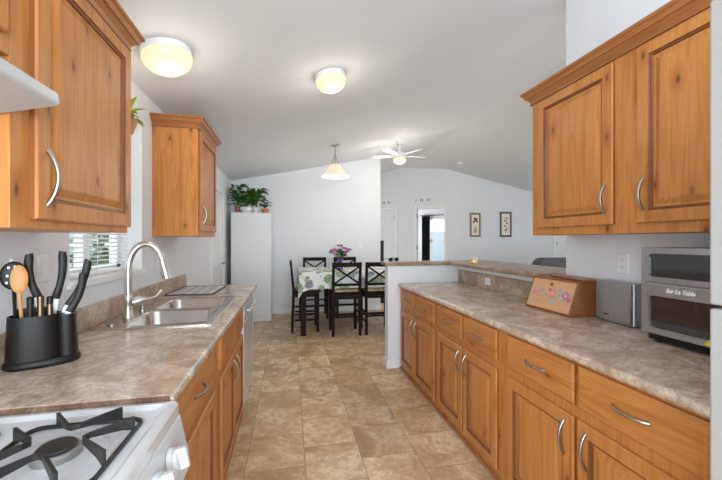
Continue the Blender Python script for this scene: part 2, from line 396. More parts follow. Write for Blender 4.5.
# trims
struct('baseboard_back', MB().box(-.3, xe, BW-.014, BW, 0, .085), M['trim'], bevel=.004)
struct('baseboard_hall', MB(AX).box(OT1+.07, PT0-.07, -.014, 0, 0, .085), M['trim'], bevel=.004)
struct('baseboard_living', MB().box(3.64, 6.5, 7.486, 7.5, 0, .085), M['trim'], bevel=.004)
m = MB(AX)
for t0, t1, z0, z1 in ((OT1, OT1+.06, 0, OH+.06), (OT0-.05, OT0, 0, OH+.06), (OT0, OT1, OH, OH+.06)): m.box(t0, t1, -.016, 0, z0, z1)
m.box(OT1-.015, OT1, 0, .1, 0, OH); m.box(OT0, OT1-.015, 0, .1, OH-.015, OH); m.box(OT0, OT0+.015, 0, .1, 0, OH-.015)
d3 = struct('door_3', m, M['trim'], bevel=.003)
for z in (.3, 1.2, 1.98): MB(AX).box(OT1-.03, OT1-.0155, -.006, .05, z-.05, z+.05).build('hinge', M['nickel'], d3)
m = MB(AX)
for t0, t1, z0, z1 in ((PT1, PT1+.06, 0, OH+.06), (PT0-.06, PT0, 0, OH+.06), (PT0, PT1, OH, OH+.06)): m.box(t0, t1, -.016, 0, z0, z1)
d2 = struct('door_2', m, M['trim'], bevel=.003)
lf = MB(AX).box(PT0+.005, PT1-.005, .02, .06, .01, OH-.005).build('leaf', M['door'], d2)
for a in (PT0+.10, PT0+.40):
    for z0, z1 in ((.2, .95), (1.08, 1.66), (1.78, 2.03)):
        MB(AX).rings((a, .02, z0), (1, 0, 0), (0, 0, 1), (0, -1, 0), .22, z1-z0, [(0, .001), (.0, .007), (.018, .008), (.03, .003), (.05, .003), (.065, .007)]).build('raised_panel', M['door'], lf)
for z in (.3, 1.25, 1.95): MB(AX).box(PT0+.0, PT0+.02, -.004, .019, z-.05, z+.05).build('hinge', M['nickel'], d2)
MB(AX).lathe([(.012, 0), (.012, .03), (.028, .045), (.03, .06), (.02, .072)], (0, 0, 0)).b.free()
kb = MB(AX @ Matrix.Translation((PT1-.07, .02, .98)) @ Matrix.Rotation(PI/2, 4, 'X')); kb.lathe([(.03, 0), (.012, .008), (.012, .035), (.028, .045), (.028, .06), (.015, .07)]); kb.build('door_knob', M['nickel'], d2, smooth=True)
m = MB()
for x0, x1, z0, z1 in ((6.58, 6.66, 0, 2.2), (7.32, 7.4, 0, 2.2), (6.66, 7.32, 2.12, 2.2)): m.box(x0, x1, 7.482, 7.5, z0, z1)
d4 = struct('door_4', m, M['trim'])
MB().box(6.66, 7.32, 7.49, 7.5, 0, 2.12).build('leaf', M['door'], d4)
MB().box(6.655, 6.685, 7.478, 7.4895, 1.25, 1.35).build('hinge', M['nickel'], d4)
# side door in the left wall
m = MB()
for y0, y1, z0, z1 in ((DY0-.08, DY0, 0, DZ+.08), (DY1, DY1+.08, 0, DZ+.08), (DY0, DY1, DZ, DZ+.08)): m.box(LW, LW+.022, y0, y1, z0, z1)
d1 = struct('door_1', m, M['trim'], bevel=.003)
lf = MB().box(LW-.05, LW-.008, DY0, DY1, .01, DZ).build('leaf', M['door'], d1)
MB().rings((LW-.008, DY0+.13, 1.0), (0, 1, 0), (0, 0, 1), (1, 0, 0), DY1-DY0-.26, .92, [(0, .001), (0, .016), (.03, .016), (.04, .004)]).build('light_frame', M['trim'], lf)
MB().tube([(LW-.007, DY1-.06, 1.02), (LW+.05, DY1-.06, 1.02), (LW+.05, DY1-.17, 1.02)], .009).build('door_handle', M['brass'], d1, smooth=True)
# sink window
m = MB()
e_ = .004
for y0, y1, z0, z1 in ((WY0, WY0+e_, WZ0, WZ1), (WY1-e_, WY1, WZ0, WZ1), (WY0, WY1, WZ1-e_, WZ1)): m.box(LW-.19, LW+.001, y0, y1, z0, z1)
m.box(LW-.19, LW+.022, WY0-.0, WY1+.0, WZ0-.001, WZ0+.012); m.box(LW, LW+.02, WY0-.02, WY1+.02, WZ0-.022, WZ0)
for y0, y1, z0, z1 in ((WY0, WY0+.045, WZ0, WZ1), (WY1-.045, WY1, WZ0, WZ1), (WY0, WY1, WZ0+.012, WZ0+.05), (WY0, WY1, WZ1-.045, WZ1), (2.29, 2.36, WZ0, WZ1)):
    m.box(LW-.19, LW-.14, y0, y1, z0, z1)
w1 = struct('window_1', m, M['trim'], bevel=.002)
MB().box(LW-.17, LW-.165, WY0+.04, 2.29, WZ0+.05, WZ1-.04).build('pane', M['pane'], w1)
MB().box(LW-.17, LW-.165, 2.36, WY1-.04, WZ0+.05, WZ1-.04).build('pane', M['pane'], w1)
bl = thing('venetian_blind', 'white horizontal slat blind hanging in the window over the sink', 'blind', (LW-.1, 2.32, WZ1))
m = MB()
z = WZ0+.065
while z < WZ1-.06:
    m.hexa([(LW-.117, WY0+.01, z-.004), (LW-.083, WY0+.01, z+.004), (LW-.083, WY1-.01, z+.004), (LW-.117, WY1-.01, z-.004), (LW-.117, WY0+.01, z-.001), (LW-.083, WY0+.01, z+.007), (LW-.083, WY1-.01, z+.007), (LW-.117, WY1-.01, z-.001)]); z += .027
m.build('slats', M['slat'], bl)
MB().box(LW-.128, LW-.066, WY0+.005, WY1-.005, WZ1-.05, WZ1).build('head_rail', M['slat'], bl)
MB().box(LW-.12, LW-.074, WY0+.01, WY1-.01, WZ0+.014, WZ0+.034).build('bottom_rail', M['slat'], bl, bevel=.003)
for y in (WY0+.12, 2.3, WY1-.1): MB().tube([(LW-.07, y, WZ0), (LW-.07, y, WZ1)], .0015, 5).build('ladder_cord', M['slat'], bl)
m = MB()
for y0, y1, z0, z1 in ((-2.0, -1.94, .85, 2.15), (-.36, -.3, .85, 2.15), (-1.94, -.36, .85, .91), (-1.94, -.36, 2.09, 2.15)): m.box(LW-.12, LW-.06, y0, y1, z0, z1)
struct('window_added_left', m, M['trim'])  # unseen window frame added around the side fill lamp's opening
# half wall that carries the raised bar
PY = 3.52
m = MB().box(1.03, RW+.12, PY, PY+.12, 0, 1.10); m.box(RW+.005, RW+.12, 2.013, PY, 0, 1.10)
m.box(RW-.012, RW+.005, 2.015, PY, 1.05, 1.10)
struct('wall_peninsula', m, M['wall'], bevel=.004)
m = MB().box(1.014, 1.03, PY-.016, PY+.136, 0, .09); m.box(1.03, 1.148, PY-.016, PY, 0, .09)
struct('baseboard_peninsula', m, M['trim'], bevel=.003)

# outside the windows
struct('ground_yard', MB().box(-12, -1.3, -3, 16, -.5, -.4), M['lawn'])
nb = thing('garden_fence', 'pale blue-grey fence outside seen through the blind slats', 'fence', (-5.5, 9, -.4))
MB().box(-6.5, -6.44, 4, 14, -.4, 1.7).build('fence_panel', M['siding'], nb)
MB().box(-6.43, -6.36, 4, 14, 1.2, 1.3).build('rail', M['trim'], nb)
def leaf(m, base, tip, width, droop=.15, n=5):
    base, tip = Vector(base), Vector(tip); d = tip-base; L = d.length
    sd = d.cross(Vector((0, 0, 1))); sd = sd.normalized() if sd.length > 1e-5 else Vector((1, 0, 0))
    up = sd.cross(d).normalized(); prev = None
    for i in range(n+1):
        t = i/n; c = base+d*t+up*(math.sin(PI*t)*L*droop); wd = width*(math.sin(PI*min(.97, t*.9+.06))**.8)*.5
        cur = [m.v(c-sd*wd+up*wd*.3), m.v(c), m.v(c+sd*wd+up*wd*.3)]
        if prev:
            for k in (0, 1): m.f([prev[k], prev[k+1], cur[k+1], cur[k]])
        prev = cur
def shrub(name, label, c, r, n, group=None):
    t = thing(name, label, 'bush', (c[0], c[1], -.4), group)
    MB().tube([(c[0], c[1], -.4), (c[0], c[1], c[2])], .03).build('trunk', M['tan'], t)
    m = MB()
    for _ in range(n):
        a, b, q = random.uniform(0, 2*PI), random.uniform(-1, 1), random.uniform(.4, 1)
        s_ = math.sqrt(1-b*b); p = Vector(c)+Vector((math.cos(a)*s_, math.sin(a)*s_, b*1.5))*r*q
        leaf(m, p, p+Vector((random.uniform(-.14, .14), random.uniform(-.14, .14), random.uniform(-.08, .1))), .08, .1, 3)
    m.build('foliage', M['hedge'], t, smooth=True)
shrub('garden_bush', 'green leafy bush outside the sink window seen through the far slats', (-2.75, 6.3, .75), .58, 1500)
shrub('garden_bush', 'lower green bush seen through the near end of the blind', (-2.7, 4.3, .7), .55, 1100)
h2 = MB(AX).box(-1.5, 3.2, 6.2, 8, -.4, 1.75).build('garden_shed', M['siding']); tag(h2, 'grey building outside the bedroom window', 'shed')
struct('ground_back', MB(AX).box(-4, 4, 2.9, 9, -.5, -.4), M['lawn'])

# ------------------------------------------------------------------ cabinets
DOOR_RINGS = [(0, 0), (0, .013), (.005, .019), (.054, .019)]
PANEL = [(.0, .019), (.004, .014), (.010, .013), (.014, .006), (.024, .006), (.046, .015), (.052, .016)]
def pull(parent, P, a, z, vertical, L=.142, name='handle'):
    pts, rr = [], []
    for i in range(15):
        t = i/14; q = (t-.5)*L; o = .019+.028*math.sin(PI*t)**.75 if 0 < i < 14 else .0195
        pts.append(P(a, z+q, o) if vertical else P(a+q, z, o)); rr.append(.0058+.0016*abs(2*t-1)**3)
    MB().tube(pts, rr, 10).build(name, M['nickel'], parent, smooth=True, angle=1.2)
def side_shade(o, n):   # edge faces get the darker slot: their shade is painted in
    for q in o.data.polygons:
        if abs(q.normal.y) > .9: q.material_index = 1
def cab_door(cab, P, n, y0, y1, z0, z1, ha, hz, name='door', hl=.142):
    w_, h_ = y1-y0, z1-z0; o = P(y0, z0, 0); o = (o[0], o[1], o[2])
    m = MB(); un = (n, 0, 0)
    m.rings(o, (0, 1, 0), (0, 0, 1), un, w_, h_, DOOR_RINGS, cap=False)
    d = m.build(name, [M['wood'], M['wood_shade']], cab); side_shade(d, n)
    m = MB(); i0 = .054
    m.rings(P(y0+i0, z0+i0, 0), (0, 1, 0), (0, 0, 1), un, w_-2*i0, h_-2*i0, PANEL[:4], cap=False, back=False)
    m.build('bead', M['bead'], d)
    m = MB()
    m.rings(P(y0+i0, z0+i0, 0), (0, 1, 0), (0, 0, 1), un, w_-2*i0, h_-2*i0, PANEL[3:], cap=True, back=False)
    m.build('panel', M['wood'], d)
    if ha is not None: pull(d, P, ha, hz, True, hl)
    return d
def cab_drawer(cab, P, n, y0, y1, z0, z1, handle=True):
    m = MB(); m.rings(P(y0, z0, 0), (0, 1, 0), (0, 0, 1), (n, 0, 0), y1-y0, z1-z0, [(0, 0), (0, .012), (.006, .0165), (.012, .019)])
    d = m.build('drawer', [M['wood_h'], M['wood_shade']], cab); side_shade(d, n)
    if handle: pull(d, P, (y0+y1)/2, (z0+z1)/2, False, .13)
def base_cab(label, xf, xb, n, y0, y1, z1, drawers, doors):
    c = thing('base_cabinet', label, 'cabinet', ((xf+xb)/2, (y0+y1)/2, 0))
    P = lambda a, z, o: (xf+n*o, a, z)
    # carcass: sides, back, bottom and a face frame with openings behind the fronts
    x0, x1 = min(xf, xb), max(xf, xb)
    m = MB().box(x0, x1, y0, y1, 0, z1)
    m.build('carcass', M['wood'], c)
    t0, t1 = sorted((xf, xf+n*.012))
    MB().box(t0, t1, y0, y1, 0, .022).build('shoe_moulding', M['wood_trim'], c, bevel=.004)
    for a, b in drawers: cab_drawer(c, P, n, a, b, .69, .862)
    for a, b, h in doors: cab_door(c, P, n, a, b, .062, .642, h, .535)
    return c
XR = 1.17
base_cab('knotty wood base cabinet against the white half wall', XR, RW-.02, -1, 2.568, 3.50, .872,
    [(3.065, 3.455), (2.60, 3.05)], [(3.065, 3.455, 3.10), (2.60, 3.05, 3.005)])
base_cab('narrower base cabinet in the middle of the long run opposite the sink', XR, RW-.02, -1, 1.70, 2.567, .872,
    [(2.142, 2.535), (1.742, 2.128)], [(2.142, 2.535, 2.185), (1.742, 2.128, 2.085)])
base_cab('wide base cabinet under the toaster oven beside the refrigerator', XR, RW-.02, -1, .60, 1.699, .872,
    [(1.203, 1.65), (.735, 1.185)], [(1.203, 1.65, 1.25), (.735, 1.185, 1.14)])
XL = -.375
base_cab('reddish wood base cabinet with one drawer beside the white range', XL, LW+.02, 1, 1.12, 1.85, .872, [(1.15, 1.776)], [(1.15, 1.776, None)])
base_cab('wood sink base cabinet with paired doors beside the dishwasher', XL, LW+.02, 1, 1.851, 2.80, .70, [], [(1.926, 2.356, 2.31), (2.37, 2.785, 2.415)])
sb = [o for o in bpy.data.objects if o.get('label', '').startswith('wood sink base')][0]
MB().box(XL-.03, XL, 1.851, 2.80, .70, .872).build('face_rail', M['wood'], sb)
for a, b in ((1.926, 2.356), (2.37, 2.785)):
    MB().rings((XL, a, .69), (0, 1, 0), (0, 0, 1), (1, 0, 0), b-a, .172, [(0, 0), (0, .012), (.006, .0165), (.012, .019)]).build('false_drawer_front', M['wood_h'], sb)

def crown_run(cab, xf, n, y0, y1, zt, xb, ends=('y0', 'y1')):
    # moulding profile (out, z), swept round the front and the exposed ends
    prof = [(0, zt-.085), (.012, zt-.085), (.013, zt-.078), (.008, zt-.074), (.013, zt-.06), (.025, zt-.046), (.029, zt-.041), (.036, zt-.041), (.036, zt-.034), (.043, zt-.02), (.053, zt-.013), (.053, zt), (0, zt)]
    rows = []
    for o, z in prof:
        row = []
        if 'y0' in ends: row += [(xb, y0-o, z), (xf+n*o, y0-o, z)]
        else: row += [(xf+n*o, y0, z)]
        if 'y1' in ends: row += [(xf+n*o, y1+o, z), (xb, y1+o, z)]
        else: row += [(xf+n*o, y1, z)]
        rows.append(row)
    m = MB(); R = [[m.v(p) for p in r] for r in rows]; k = len(R[0])
    for i in range(len(R)):
        a, b = R[i], R[(i+1) % len(R)]
        for j in range(k-1): m.f([a[j], a[j+1], b[j+1], b[j]])
    m.f([r[0] for r in R]); m.f([r[-1] for r in R][::-1])
    m.build('crown_moulding', M['wood_trim'], cab)
def wall_cab(label, xf, xb, n, y0, y1, z0, zt, doors, ends, zd0=None, zd1=None, hz=None, hl=.142):
    c = thing('wall_cabinet', label, 'cabinet', ((xf+xb)/2, (y0+y1)/2, z0))
    P = lambda a, z, o: (xf+n*o, a, z)
    x0, x1 = min(xf, xb), max(xf, xb)
    MB().box(x0, x1, y0, y1, z0, zt-.002).build('carcass', M['wood'], c, bevel=.002)
    crown_run(c, xf, n, y0, y1, zt, xb, ends)
    for a, b, h in doors: cab_door(c, P, n, a, b, zd0 or z0+.045, zd1 or zt-.095, h, hz or z0+.175, hl=hl)
    return c
ZT = 2.352
wall_cab('wide wood wall cabinet with two doors above the toaster oven', 1.57, RW, -1, .66, 1.968, 1.41, ZT, [(1.385, 1.905, 1.425), (.745, 1.268, 1.235)], ('y1',))
wall_cab('wood wall cabinet between the range hood and the sink window', -.72, LW, 1, 1.062, 1.722, 1.41, 2.322, [(1.13, 1.716, 1.172)], ('y1',), 1.437, None, 1.562, .162)
wall_cab('small wood wall cabinet between sink window and dining area', -.72, LW, 1, 2.92, 3.545, 1.41, ZT, [(2.95, 3.525, 3.0)], ('y0', 'y1'))
wall_cab('short wood cabinet above the white range hood', -.72, LW, 1, .30, 1.06, 1.86, ZT, [(.32, .675, None), (.685, 1.035, None)], ())

# ------------------------------------------------------------------ counters
def nose(xe_, xi, z0=.874, z1=.914):   # rounded front edge towards xe_
    s_ = 1 if xi > xe_ else -1; r = .02; cz = (z0+z1)/2
    arc = [(xe_+s_*(r-r*math.cos(a)), cz+r*math.sin(a)) for a in [(-PI/2)+PI*i/8 for i in range(9)]]
    return arc+[(xi, z1), (xi, z0)]
ct = thing('countertop', 'long stone-look laminate worktop with the bread box and toaster oven on it', 'countertop', (1.5, 2.0, .874))
MB().prism(nose(1.138, RW-.002), 'y', .60, PY-.001).build('worktop', M['lam'], ct, smooth=True)
MB().box(RW-.022, RW-.0025, 2.016, PY-.001, .9145, 1.049).build('backsplash', M['lam_splash'], ct, bevel=.002)
ct = thing('countertop', 'stone-look laminate worktop with the steel sink set into it', 'countertop', (-.7, 2.4, .874))
SX0, SX1, SY0, SY1 = -.985, -.435, 1.99, 2.91     # sink cut-out
m = MB(); m.prism(nose(-.34, SX1), 'y', 1.116, 3.75)
m.box(LW+.002, SX0, 1.116, 3.75, .874, .914); m.box(SX0, SX1, 1.116, SY0, .874, .914); m.box(SX0, SX1, SY1, 3.75, .874, .914)
bmesh.ops.remove_doubles(m.b, verts=m.b.verts[:], dist=1e-5)
m.build('worktop', M['lam'], ct, smooth=True)
MB().box(LW+.0025, LW+.022, 1.116, 3.74, .9145, 1.034).build('backsplash', M['lam_splash'], ct, bevel=.003)
MB().box(LW+.01, -.352, 1.1128, 1.1158, .876, .912).build('end_cap', M['endcap'], ct)
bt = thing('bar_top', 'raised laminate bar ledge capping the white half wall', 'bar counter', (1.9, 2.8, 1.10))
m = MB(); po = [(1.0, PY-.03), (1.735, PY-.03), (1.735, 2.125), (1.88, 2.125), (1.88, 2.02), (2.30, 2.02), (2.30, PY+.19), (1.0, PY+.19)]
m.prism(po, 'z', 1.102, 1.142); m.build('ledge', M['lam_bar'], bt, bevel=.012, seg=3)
m = MB().box(1.846, 1.857, 2.13, PY-.002, 1.055, 1.101); m.build('apron_strip', M['trim'], bt)


# sink
sk = thing('kitchen_sink', 'double bowl stainless steel sink in the counter under the window', 'sink', (-.71, 2.45, .914))
def rrect(x0, x1, y0, y1, r, z, n=6):
    out = []
    for cx, cy, a0 in ((x1-r, y1-r, 0), (x0+r, y1-r, PI/2), (x0+r, y0+r, PI), (x1-r, y0+r, 1.5*PI)):
        for i in range(n+1):
            a = a0+PI/2*i/n; out.append((cx+r*math.cos(a), cy+r*math.sin(a), z))
    return out
b1 = (-.885, -.47, 2.03, 2.43); b2 = (-.885, -.47, 2.475, 2.87)
m = MB()
# deck with two openings, built as a grid of strips
xs = [-1.005, b1[0], b1[1], -.42]; ys = [1.975, b1[2], b1[3], b2[2], b2[3], 2.925]
for i in range(3):
    for j in range(5):
        if i == 1 and j in (1, 3): continue
        m.box(xs[i], xs[i+1], ys[j], ys[j+1], .9145, .919)
bmesh.ops.remove_doubles(m.b, verts=m.b.verts[:], dist=1e-5)
m.build('deck', M['sink'], sk)
m = MB(); m.loft([rrect(-1.008, -.417, 1.972, 2.928, .03, .9142), rrect(-1.008, -.417, 1.972, 2.928, .03, .9185), rrect(-1.003, -.422, 1.977, 2.923, .028, .922), rrect(-.996, -.429, 1.984, 2.916, .026, .9195)], False, False)
m.build('rolled_rim', M['sink'], sk, smooth=True)
for x0, x1, y0, y1 in (b1, b2):
    e = .001
    m = MB(); m.loft([rrect(x0-.012, x1+.012, y0-.012, y1+.012, .06, .9193), rrect(x0+e, x1-e, y0+e, y1-e, .06, .921), rrect(x0+.006, x1-.006, y0+.006, y1-.006, .06, .912), rrect(x0+.014, x1-.014, y0+.014, y1-.014, .06, .76), rrect(x0+.03, x1-.03, y0+.03, y1-.03, .06, .735), rrect(x0+.06, x1-.06, y0+.06, y1-.06, .05, .73)], False, True)
    bw = m.build('bowl', M['sink'], sk, smooth=True, angle=.9)
    MB().lathe([(.045, 0), (.045, .003), (.03, .004)], ((x0+x1)/2, (y0+y1)/2, .7302)).build('drain', M['steel'], bw)
fc = thing('kitchen_faucet', 'brushed nickel gooseneck faucet standing behind the sink', 'faucet', (-.945, 2.27, .92))
fx, fy = -.945, 2.27
MB().lathe([(.03, .9195), (.03, .926), (.024, .935), (.022, 1.0), (.024, 1.005), (.024, 1.05), (.018, 1.06)], (fx, fy, 0)).build('base', M['faucet'], fc, smooth=True)
pts = [(fx, fy, 1.055+.02*i) for i in range(9)]
R_ = .088
for i in range(1, 14):
    a = PI-PI*.93*i/13; pts.append((fx+R_+R_*math.cos(a), fy+.012*i/13*3, 1.215+R_*1.6*math.sin(a)))
MB().tube(pts, .0195, 16).build('spout', M['faucet'], fc, smooth=True)
e0 = Vector(pts[-1]); dn = (Vector(pts[-1])-Vector(pts[-2])).normalized()
hd = MB(); hd.tube([e0-dn*.005, e0+dn*.03, e0+dn*.08, e0+dn*.105], [.02, .022, .027, .027], 14); hd.build('spray_head', M['faucet'], fc, smooth=True)
MB().tube([(fx+.015, fy+.01, 1.005), (fx+.05, fy+.03, 1.012), (fx+.09, fy+.055, 1.01), (fx+.125, fy+.08, 1.025), (fx+.15, fy+.095, 1.065)], [.026, .030, .022, .010, .008], 12).build('lever', M['faucet'], fc, smooth=True)
sp = thing('soap_dispenser', 'short nickel dispenser post on the sink deck beside the faucet', 'dispenser', (-.945, 2.47, .92))
MB().lathe([(.022, .9195), (.022, .926), (.012, .93), (.012, .965), (.016, .97), (.016, .982), (.006, .985)], (-.945, 2.47, 0)).build('post', M['nickel'], sp, smooth=True)
MB().tube([(-.945, 2.47, .985), (-.945, 2.47, 1.0), (-.93, 2.475, 1.005), (-.89, 2.49, .995)], .006, 8).build('nozzle', M['nickel'], sp, smooth=True)
fl = MB().lathe([(.024, .9195), (.024, .924), (.017, .929), (.0, .93)], (-.945, 2.08, 0)).build('sink_hole_cover', M['nickel'], smooth=True); tag(fl, 'round nickel cap on the sink deck nearer the range', 'cap')
dm = thing('drying_mat', 'blue and beige patterned dish mat on the counter beyond the sink', 'mat', (-.85, 3.35, .914))
mx = T(-.825, 3.36, 0, -.03)
MB(mx).box(-.185, .185, -.255, .255, .9145, .9215).build('pad', M['matprint'], dm, bevel=.003)
m = MB(mx)
for a in ((-.19, .19, -.262, -.254), (-.19, .19, .254, .262), (-.192, -.184, -.262, .262), (.184, .192, -.262, .262)): m.box(*a, .9143, .9235)
m.build('border', M['matedge'], dm)

# dishwasher
dw = thing('dishwasher', 'white front dishwasher at the end of the sink counter', 'dishwasher', (-.7, 3.1, 0))
MB().box(LW+.05, -.385, 2.805, 3.44, .01, .70).build('tub', M['whitemat'], dw)
MB().box(-.385, -.355, 2.81, 3.435, .12, .72).build('door', M['white'], dw, bevel=.006)
cp = MB().prism([(-.385, .725), (-.358, .725), (-.348, .80), (-.36, .866), (-.385, .866)], 'y', 2.81, 3.435).build('control_panel', M['white'], dw, bevel=.004)
MB().tube([(-.345, 2.88, .81), (-.322, 2.89, .81), (-.322, 3.35, .81), (-.345, 3.36, .81)], .009, 8).build('handle', M['white'], dw, smooth=True)
MB().box(-.357, -.351, 3.25, 3.42, .765, .80).build('button_strip', M['darkhole'], cp)
MB().box(-.385, -.37, 2.81, 3.435, .01, .11).build('kick_plate', M['whitemat'], dw)
ep = MB().box(LW+.02, -.375, 3.46, 3.70, 0, .872).build('end_panel', M['whitemat']); tag(ep, 'white panel closing the counter end past the dishwasher', 'panel')

# ------------------------------------------------------------------ range and hood
rg = thing('gas_range', 'white gas range with black grates at the near end of the counter', 'stove', (-.66, .675, 0))
MB().box(LW+.01, -.34, .30, 1.055, .05, .885).build('body', M['white'], rg, bevel=.004)
m = MB(); x0, x1, y0, y1 = LW+.01, -.302, .298, 1.057
m.loft([rrect(x0, x1, y0, y1, .014, .885), rrect(x0, x1, y0, y1, .014, .918), rrect(x0+.005, x1-.005, y0+.005, y1-.005, .014, .925), rrect(x0+.022, x1-.022, y0+.022, y1-.022, .02, .927), rrect(x0+.034, x1-.034, y0+.034, y1-.034, .024, .917)], True, True)
m.build('cooktop', M['white'], rg, smooth=True)
pan = MB().prism([(-.345, .70), (-.285, .70), (-.276, .72), (-.276, .77), (-.300, .884), (-.345, .884)], 'y', .30, 1.056).build('control_panel', M['white'], rg, bevel=.005)
nv = Vector((.114, 0, .024)).normalized(); up = Vector((-.024, 0, .114)).normalized()
for ky in (.36, .43, .825, .925):
    c0 = Vector((-.2855, ky, .822))
    m = MB(); yv = Vector((0, 1, 0))
    m.loft([[c0+nv*h+(up*math.sin(2*PI*k/24)+yv*math.cos(2*PI*k/24))*r for k in range(24)] for h, r in ((0, .033), (.012, .032), (.014, .026), (.022, .025))])
    kn = m.build('knob', M['white'], pan, smooth=True)
    m = MB(); m.hexa([c0+nv*.02+up*a*.028+yv*b*.009 for a, b in ((-1, -1), (-1, 1), (1, 1), (1, -1))]+[c0+nv*.043+up*a*.026+yv*b*.006 for a, b in ((-1, -1), (-1, 1), (1, 1), (1, -1))])
    m.build('grip', M['white'], kn, bevel=.002)
dr = MB().box(-.345, -.285, .305, 1.05, .2, .69).build('oven_door', M['white'], rg, bevel=.006)
MB().box(-.2845, -.283, .42, .935, .32, .56).build('window', M['glassdark'], dr)
MB().tube([(-.29, .36, .66), (-.245, .37, .66), (-.245, .985, .66), (-.29, .995, .66)], .011, 8).build('handle', M['white'], dr, smooth=True)
MB().box(-.345, -.29, .305, 1.05, .06, .195).build('bottom_drawer', M['white'], rg, bevel=.005)
def burner(cx, cy):
    m = MB(); m.lathe([(.098, .9175), (.094, .9185), (.065, .9165)], (cx, cy, 0), 32, True, True)
    bb = m.build('burner_bowl', M['white'], rg, smooth=True)
    MB().lathe([(.046, .917), (.046, .930), (.042, .934), (.042, .936)], (cx, cy, 0), 32).build('burner_head', M['burner'], bb, smooth=True)
    MB().lathe([(.036, .9362), (.037, .939), (.034, .943), (.015, .945)], (cx, cy, 0), 32).build('burner_cap', M['iron'], bb, smooth=True)
def grate(cx, cy, hx=.128, hy=.132):
    m = MB(); z = .9225
    P = [Vector((cx-hx, cy-hy, z)), Vector((cx+hx, cy-hy, z)), Vector((cx+hx, cy+hy, z)), Vector((cx-hx, cy+hy, z))]
    ring = [Vector(p) for p in rrect(cx-hx, cx+hx, cy-hy, cy+hy, .03, z)]
    ring.append(ring[0]); m.tube(ring, .0055, 8)
    zt = .958
    for k in range(4):
        a = PI/2*k; d = Vector((math.cos(a), math.sin(a), 0)); s_ = Vector((-d.y, d.x, 0))
        L = hx if k % 2 == 0 else hy
        ap = Vector((cx, cy, 0))+d*L*.36
        e1 = Vector((cx, cy, 0))+d*L+s_*L*.56; e2 = Vector((cx, cy, 0))+d*L-s_*L*.56
        def sect(p, dirn, zb): 
            sd = Vector((-dirn.y, dirn.x, 0))*.0035
            return [p-sd+Vector((0, 0, zb)), p+sd+Vector((0, 0, zb)), p+sd+Vector((0, 0, zt)), p-sd+Vector((0, 0, zt))]
        d1 = (ap-e1).normalized(); d2 = (e2-ap).normalized()
        def V(p, zb): return p
        q1 = ap-d1*.018; q2 = ap+d2*.018; md = ap-d*.001-d*(-.008)
        m.loft([sect(e1, d1, .924), sect(e1+d1*.03, d1, .936), sect(q1, d1, .946), sect(md, -s_, .946), sect(q2, d2, .946), sect(e2-d2*.03, d2, .936), sect(e2, d2, .924)])
    m.build('grate', M['iron'], rg)
for cx in (-.492, -.81):
    for cy in (.50, .835): burner(cx, cy); grate(cx, cy)
rg.location += Vector((-.022, .055, -.027))
hd = thing('range_hood', 'white range hood under the short cabinet above the stove', 'hood', (-.83, .675, 1.62))
prof = [(LW, 1.63), (-.607, 1.735), (-.602, 1.742), (-.604, 1.768), (-.725, 1.82), (-.735, 1.858), (LW, 1.858)]
MB().prism(prof, 'y', .31, 1.055).build('shell', M['hood'], hd, bevel=.004)
MB().prism([(LW+.08, 1.645), (-.72, 1.704), (-.72, 1.708), (LW+.08, 1.652)], 'y', .42, .94).build('filter', M['steel'], hd)
MB().box(-.606, -.598, .60, .72, 1.746, 1.762).build('switch_panel', M['plastic'], hd)

# ------------------------------------------------------------------ fridge
fr = thing('refrigerator', 'tall pale refrigerator at the near end of the long counter', 'refrigerator', (1.3, .05, 0))
MB().box(.90, RW-.04, -.39, .527, .02, 1.86).build('body', M['fridge'], fr, bevel=.006)
for z0, z1, h0, h1 in ((.08, 1.240, .72, 1.18), (1.248, 1.86, 1.30, 1.62)):
    d = MB().box(.83, .895, -.39, .530, z0, z1).build('door', M['fridge'], fr, bevel=.005, seg=3)
    MB().tube([(.83, -.30, h0), (.785, -.30, h0+.02), (.785, -.30, h1-.02), (.83, -.30, h1)], .011, 8).build('handle', M['steel'], d, smooth=True)
MB().box(.88, .90, -.38, .51, 0, .07).build('toe_grille', M['darkhole'], fr)

# ------------------------------------------------------------------ things on the long counter
bb = thing('bread_box', 'wooden bread box with painted flowers on its slanted front', 'bread box', (1.74, 1.92, .914))
sl = [(1.625, .9155), (1.845, .9155), (1.845, 1.128), (1.70, 1.128)]     # side outline x,z
for y in (1.735, 2.105): MB().prism(sl, 'y', y-.008 if y < 2 else y-.004, y+.004 if y < 2 else y+.008).build('side_board', M['walnut'], bb, bevel=.002)
MB().box(1.63, 1.843, 1.74, 2.10, .9157, .932).build('bottom_board', M['walnut'], bb, bevel=.002)
MB().box(1.69, 1.843, 1.74, 2.10, 1.116, 1.128).build('top_board', M['walnut'], bb, bevel=.002)
MB().box(1.84, 1.843, 1.74, 2.10, .933, 1.115).build('back_board', M['walnut'], bb)
MB().prism([(1.624+.002, .932), (1.640, .932), (1.708, 1.115), (1.694, 1.115)], 'y', 1.7405, 2.0995).build('lid', M['oak'], bb)
lid = [o for o in bb.children if o.name.startswith('lid')][0]
fn = Vector((-.183, 0, .069)).normalized(); fu = Vector((.069, 0, .183)).normalized()
def lidp(y, h, o=.0): return Vector((1.626, y, .932))+fu*h+fn*o
def disk(m, y, h, r, o, n=10, petals=0):
    y = 1.92+(y-1.92)*1.08; h = .097+(h-.097)*1.15; r *= 1.3
    c = m.v(lidp(y, h, o+.0012)); R = []
    N = n if not petals else petals*4
    for k in range(N):
        a = 2*PI*k/N; q = r*(1 if not petals else .78+.22*math.cos(petals*a))
        R.append(m.v(lidp(y+math.cos(a)*q, h+math.sin(a)*q, o)))
    for k in range(N): m.f([c, R[k], R[(k+1) % N]])
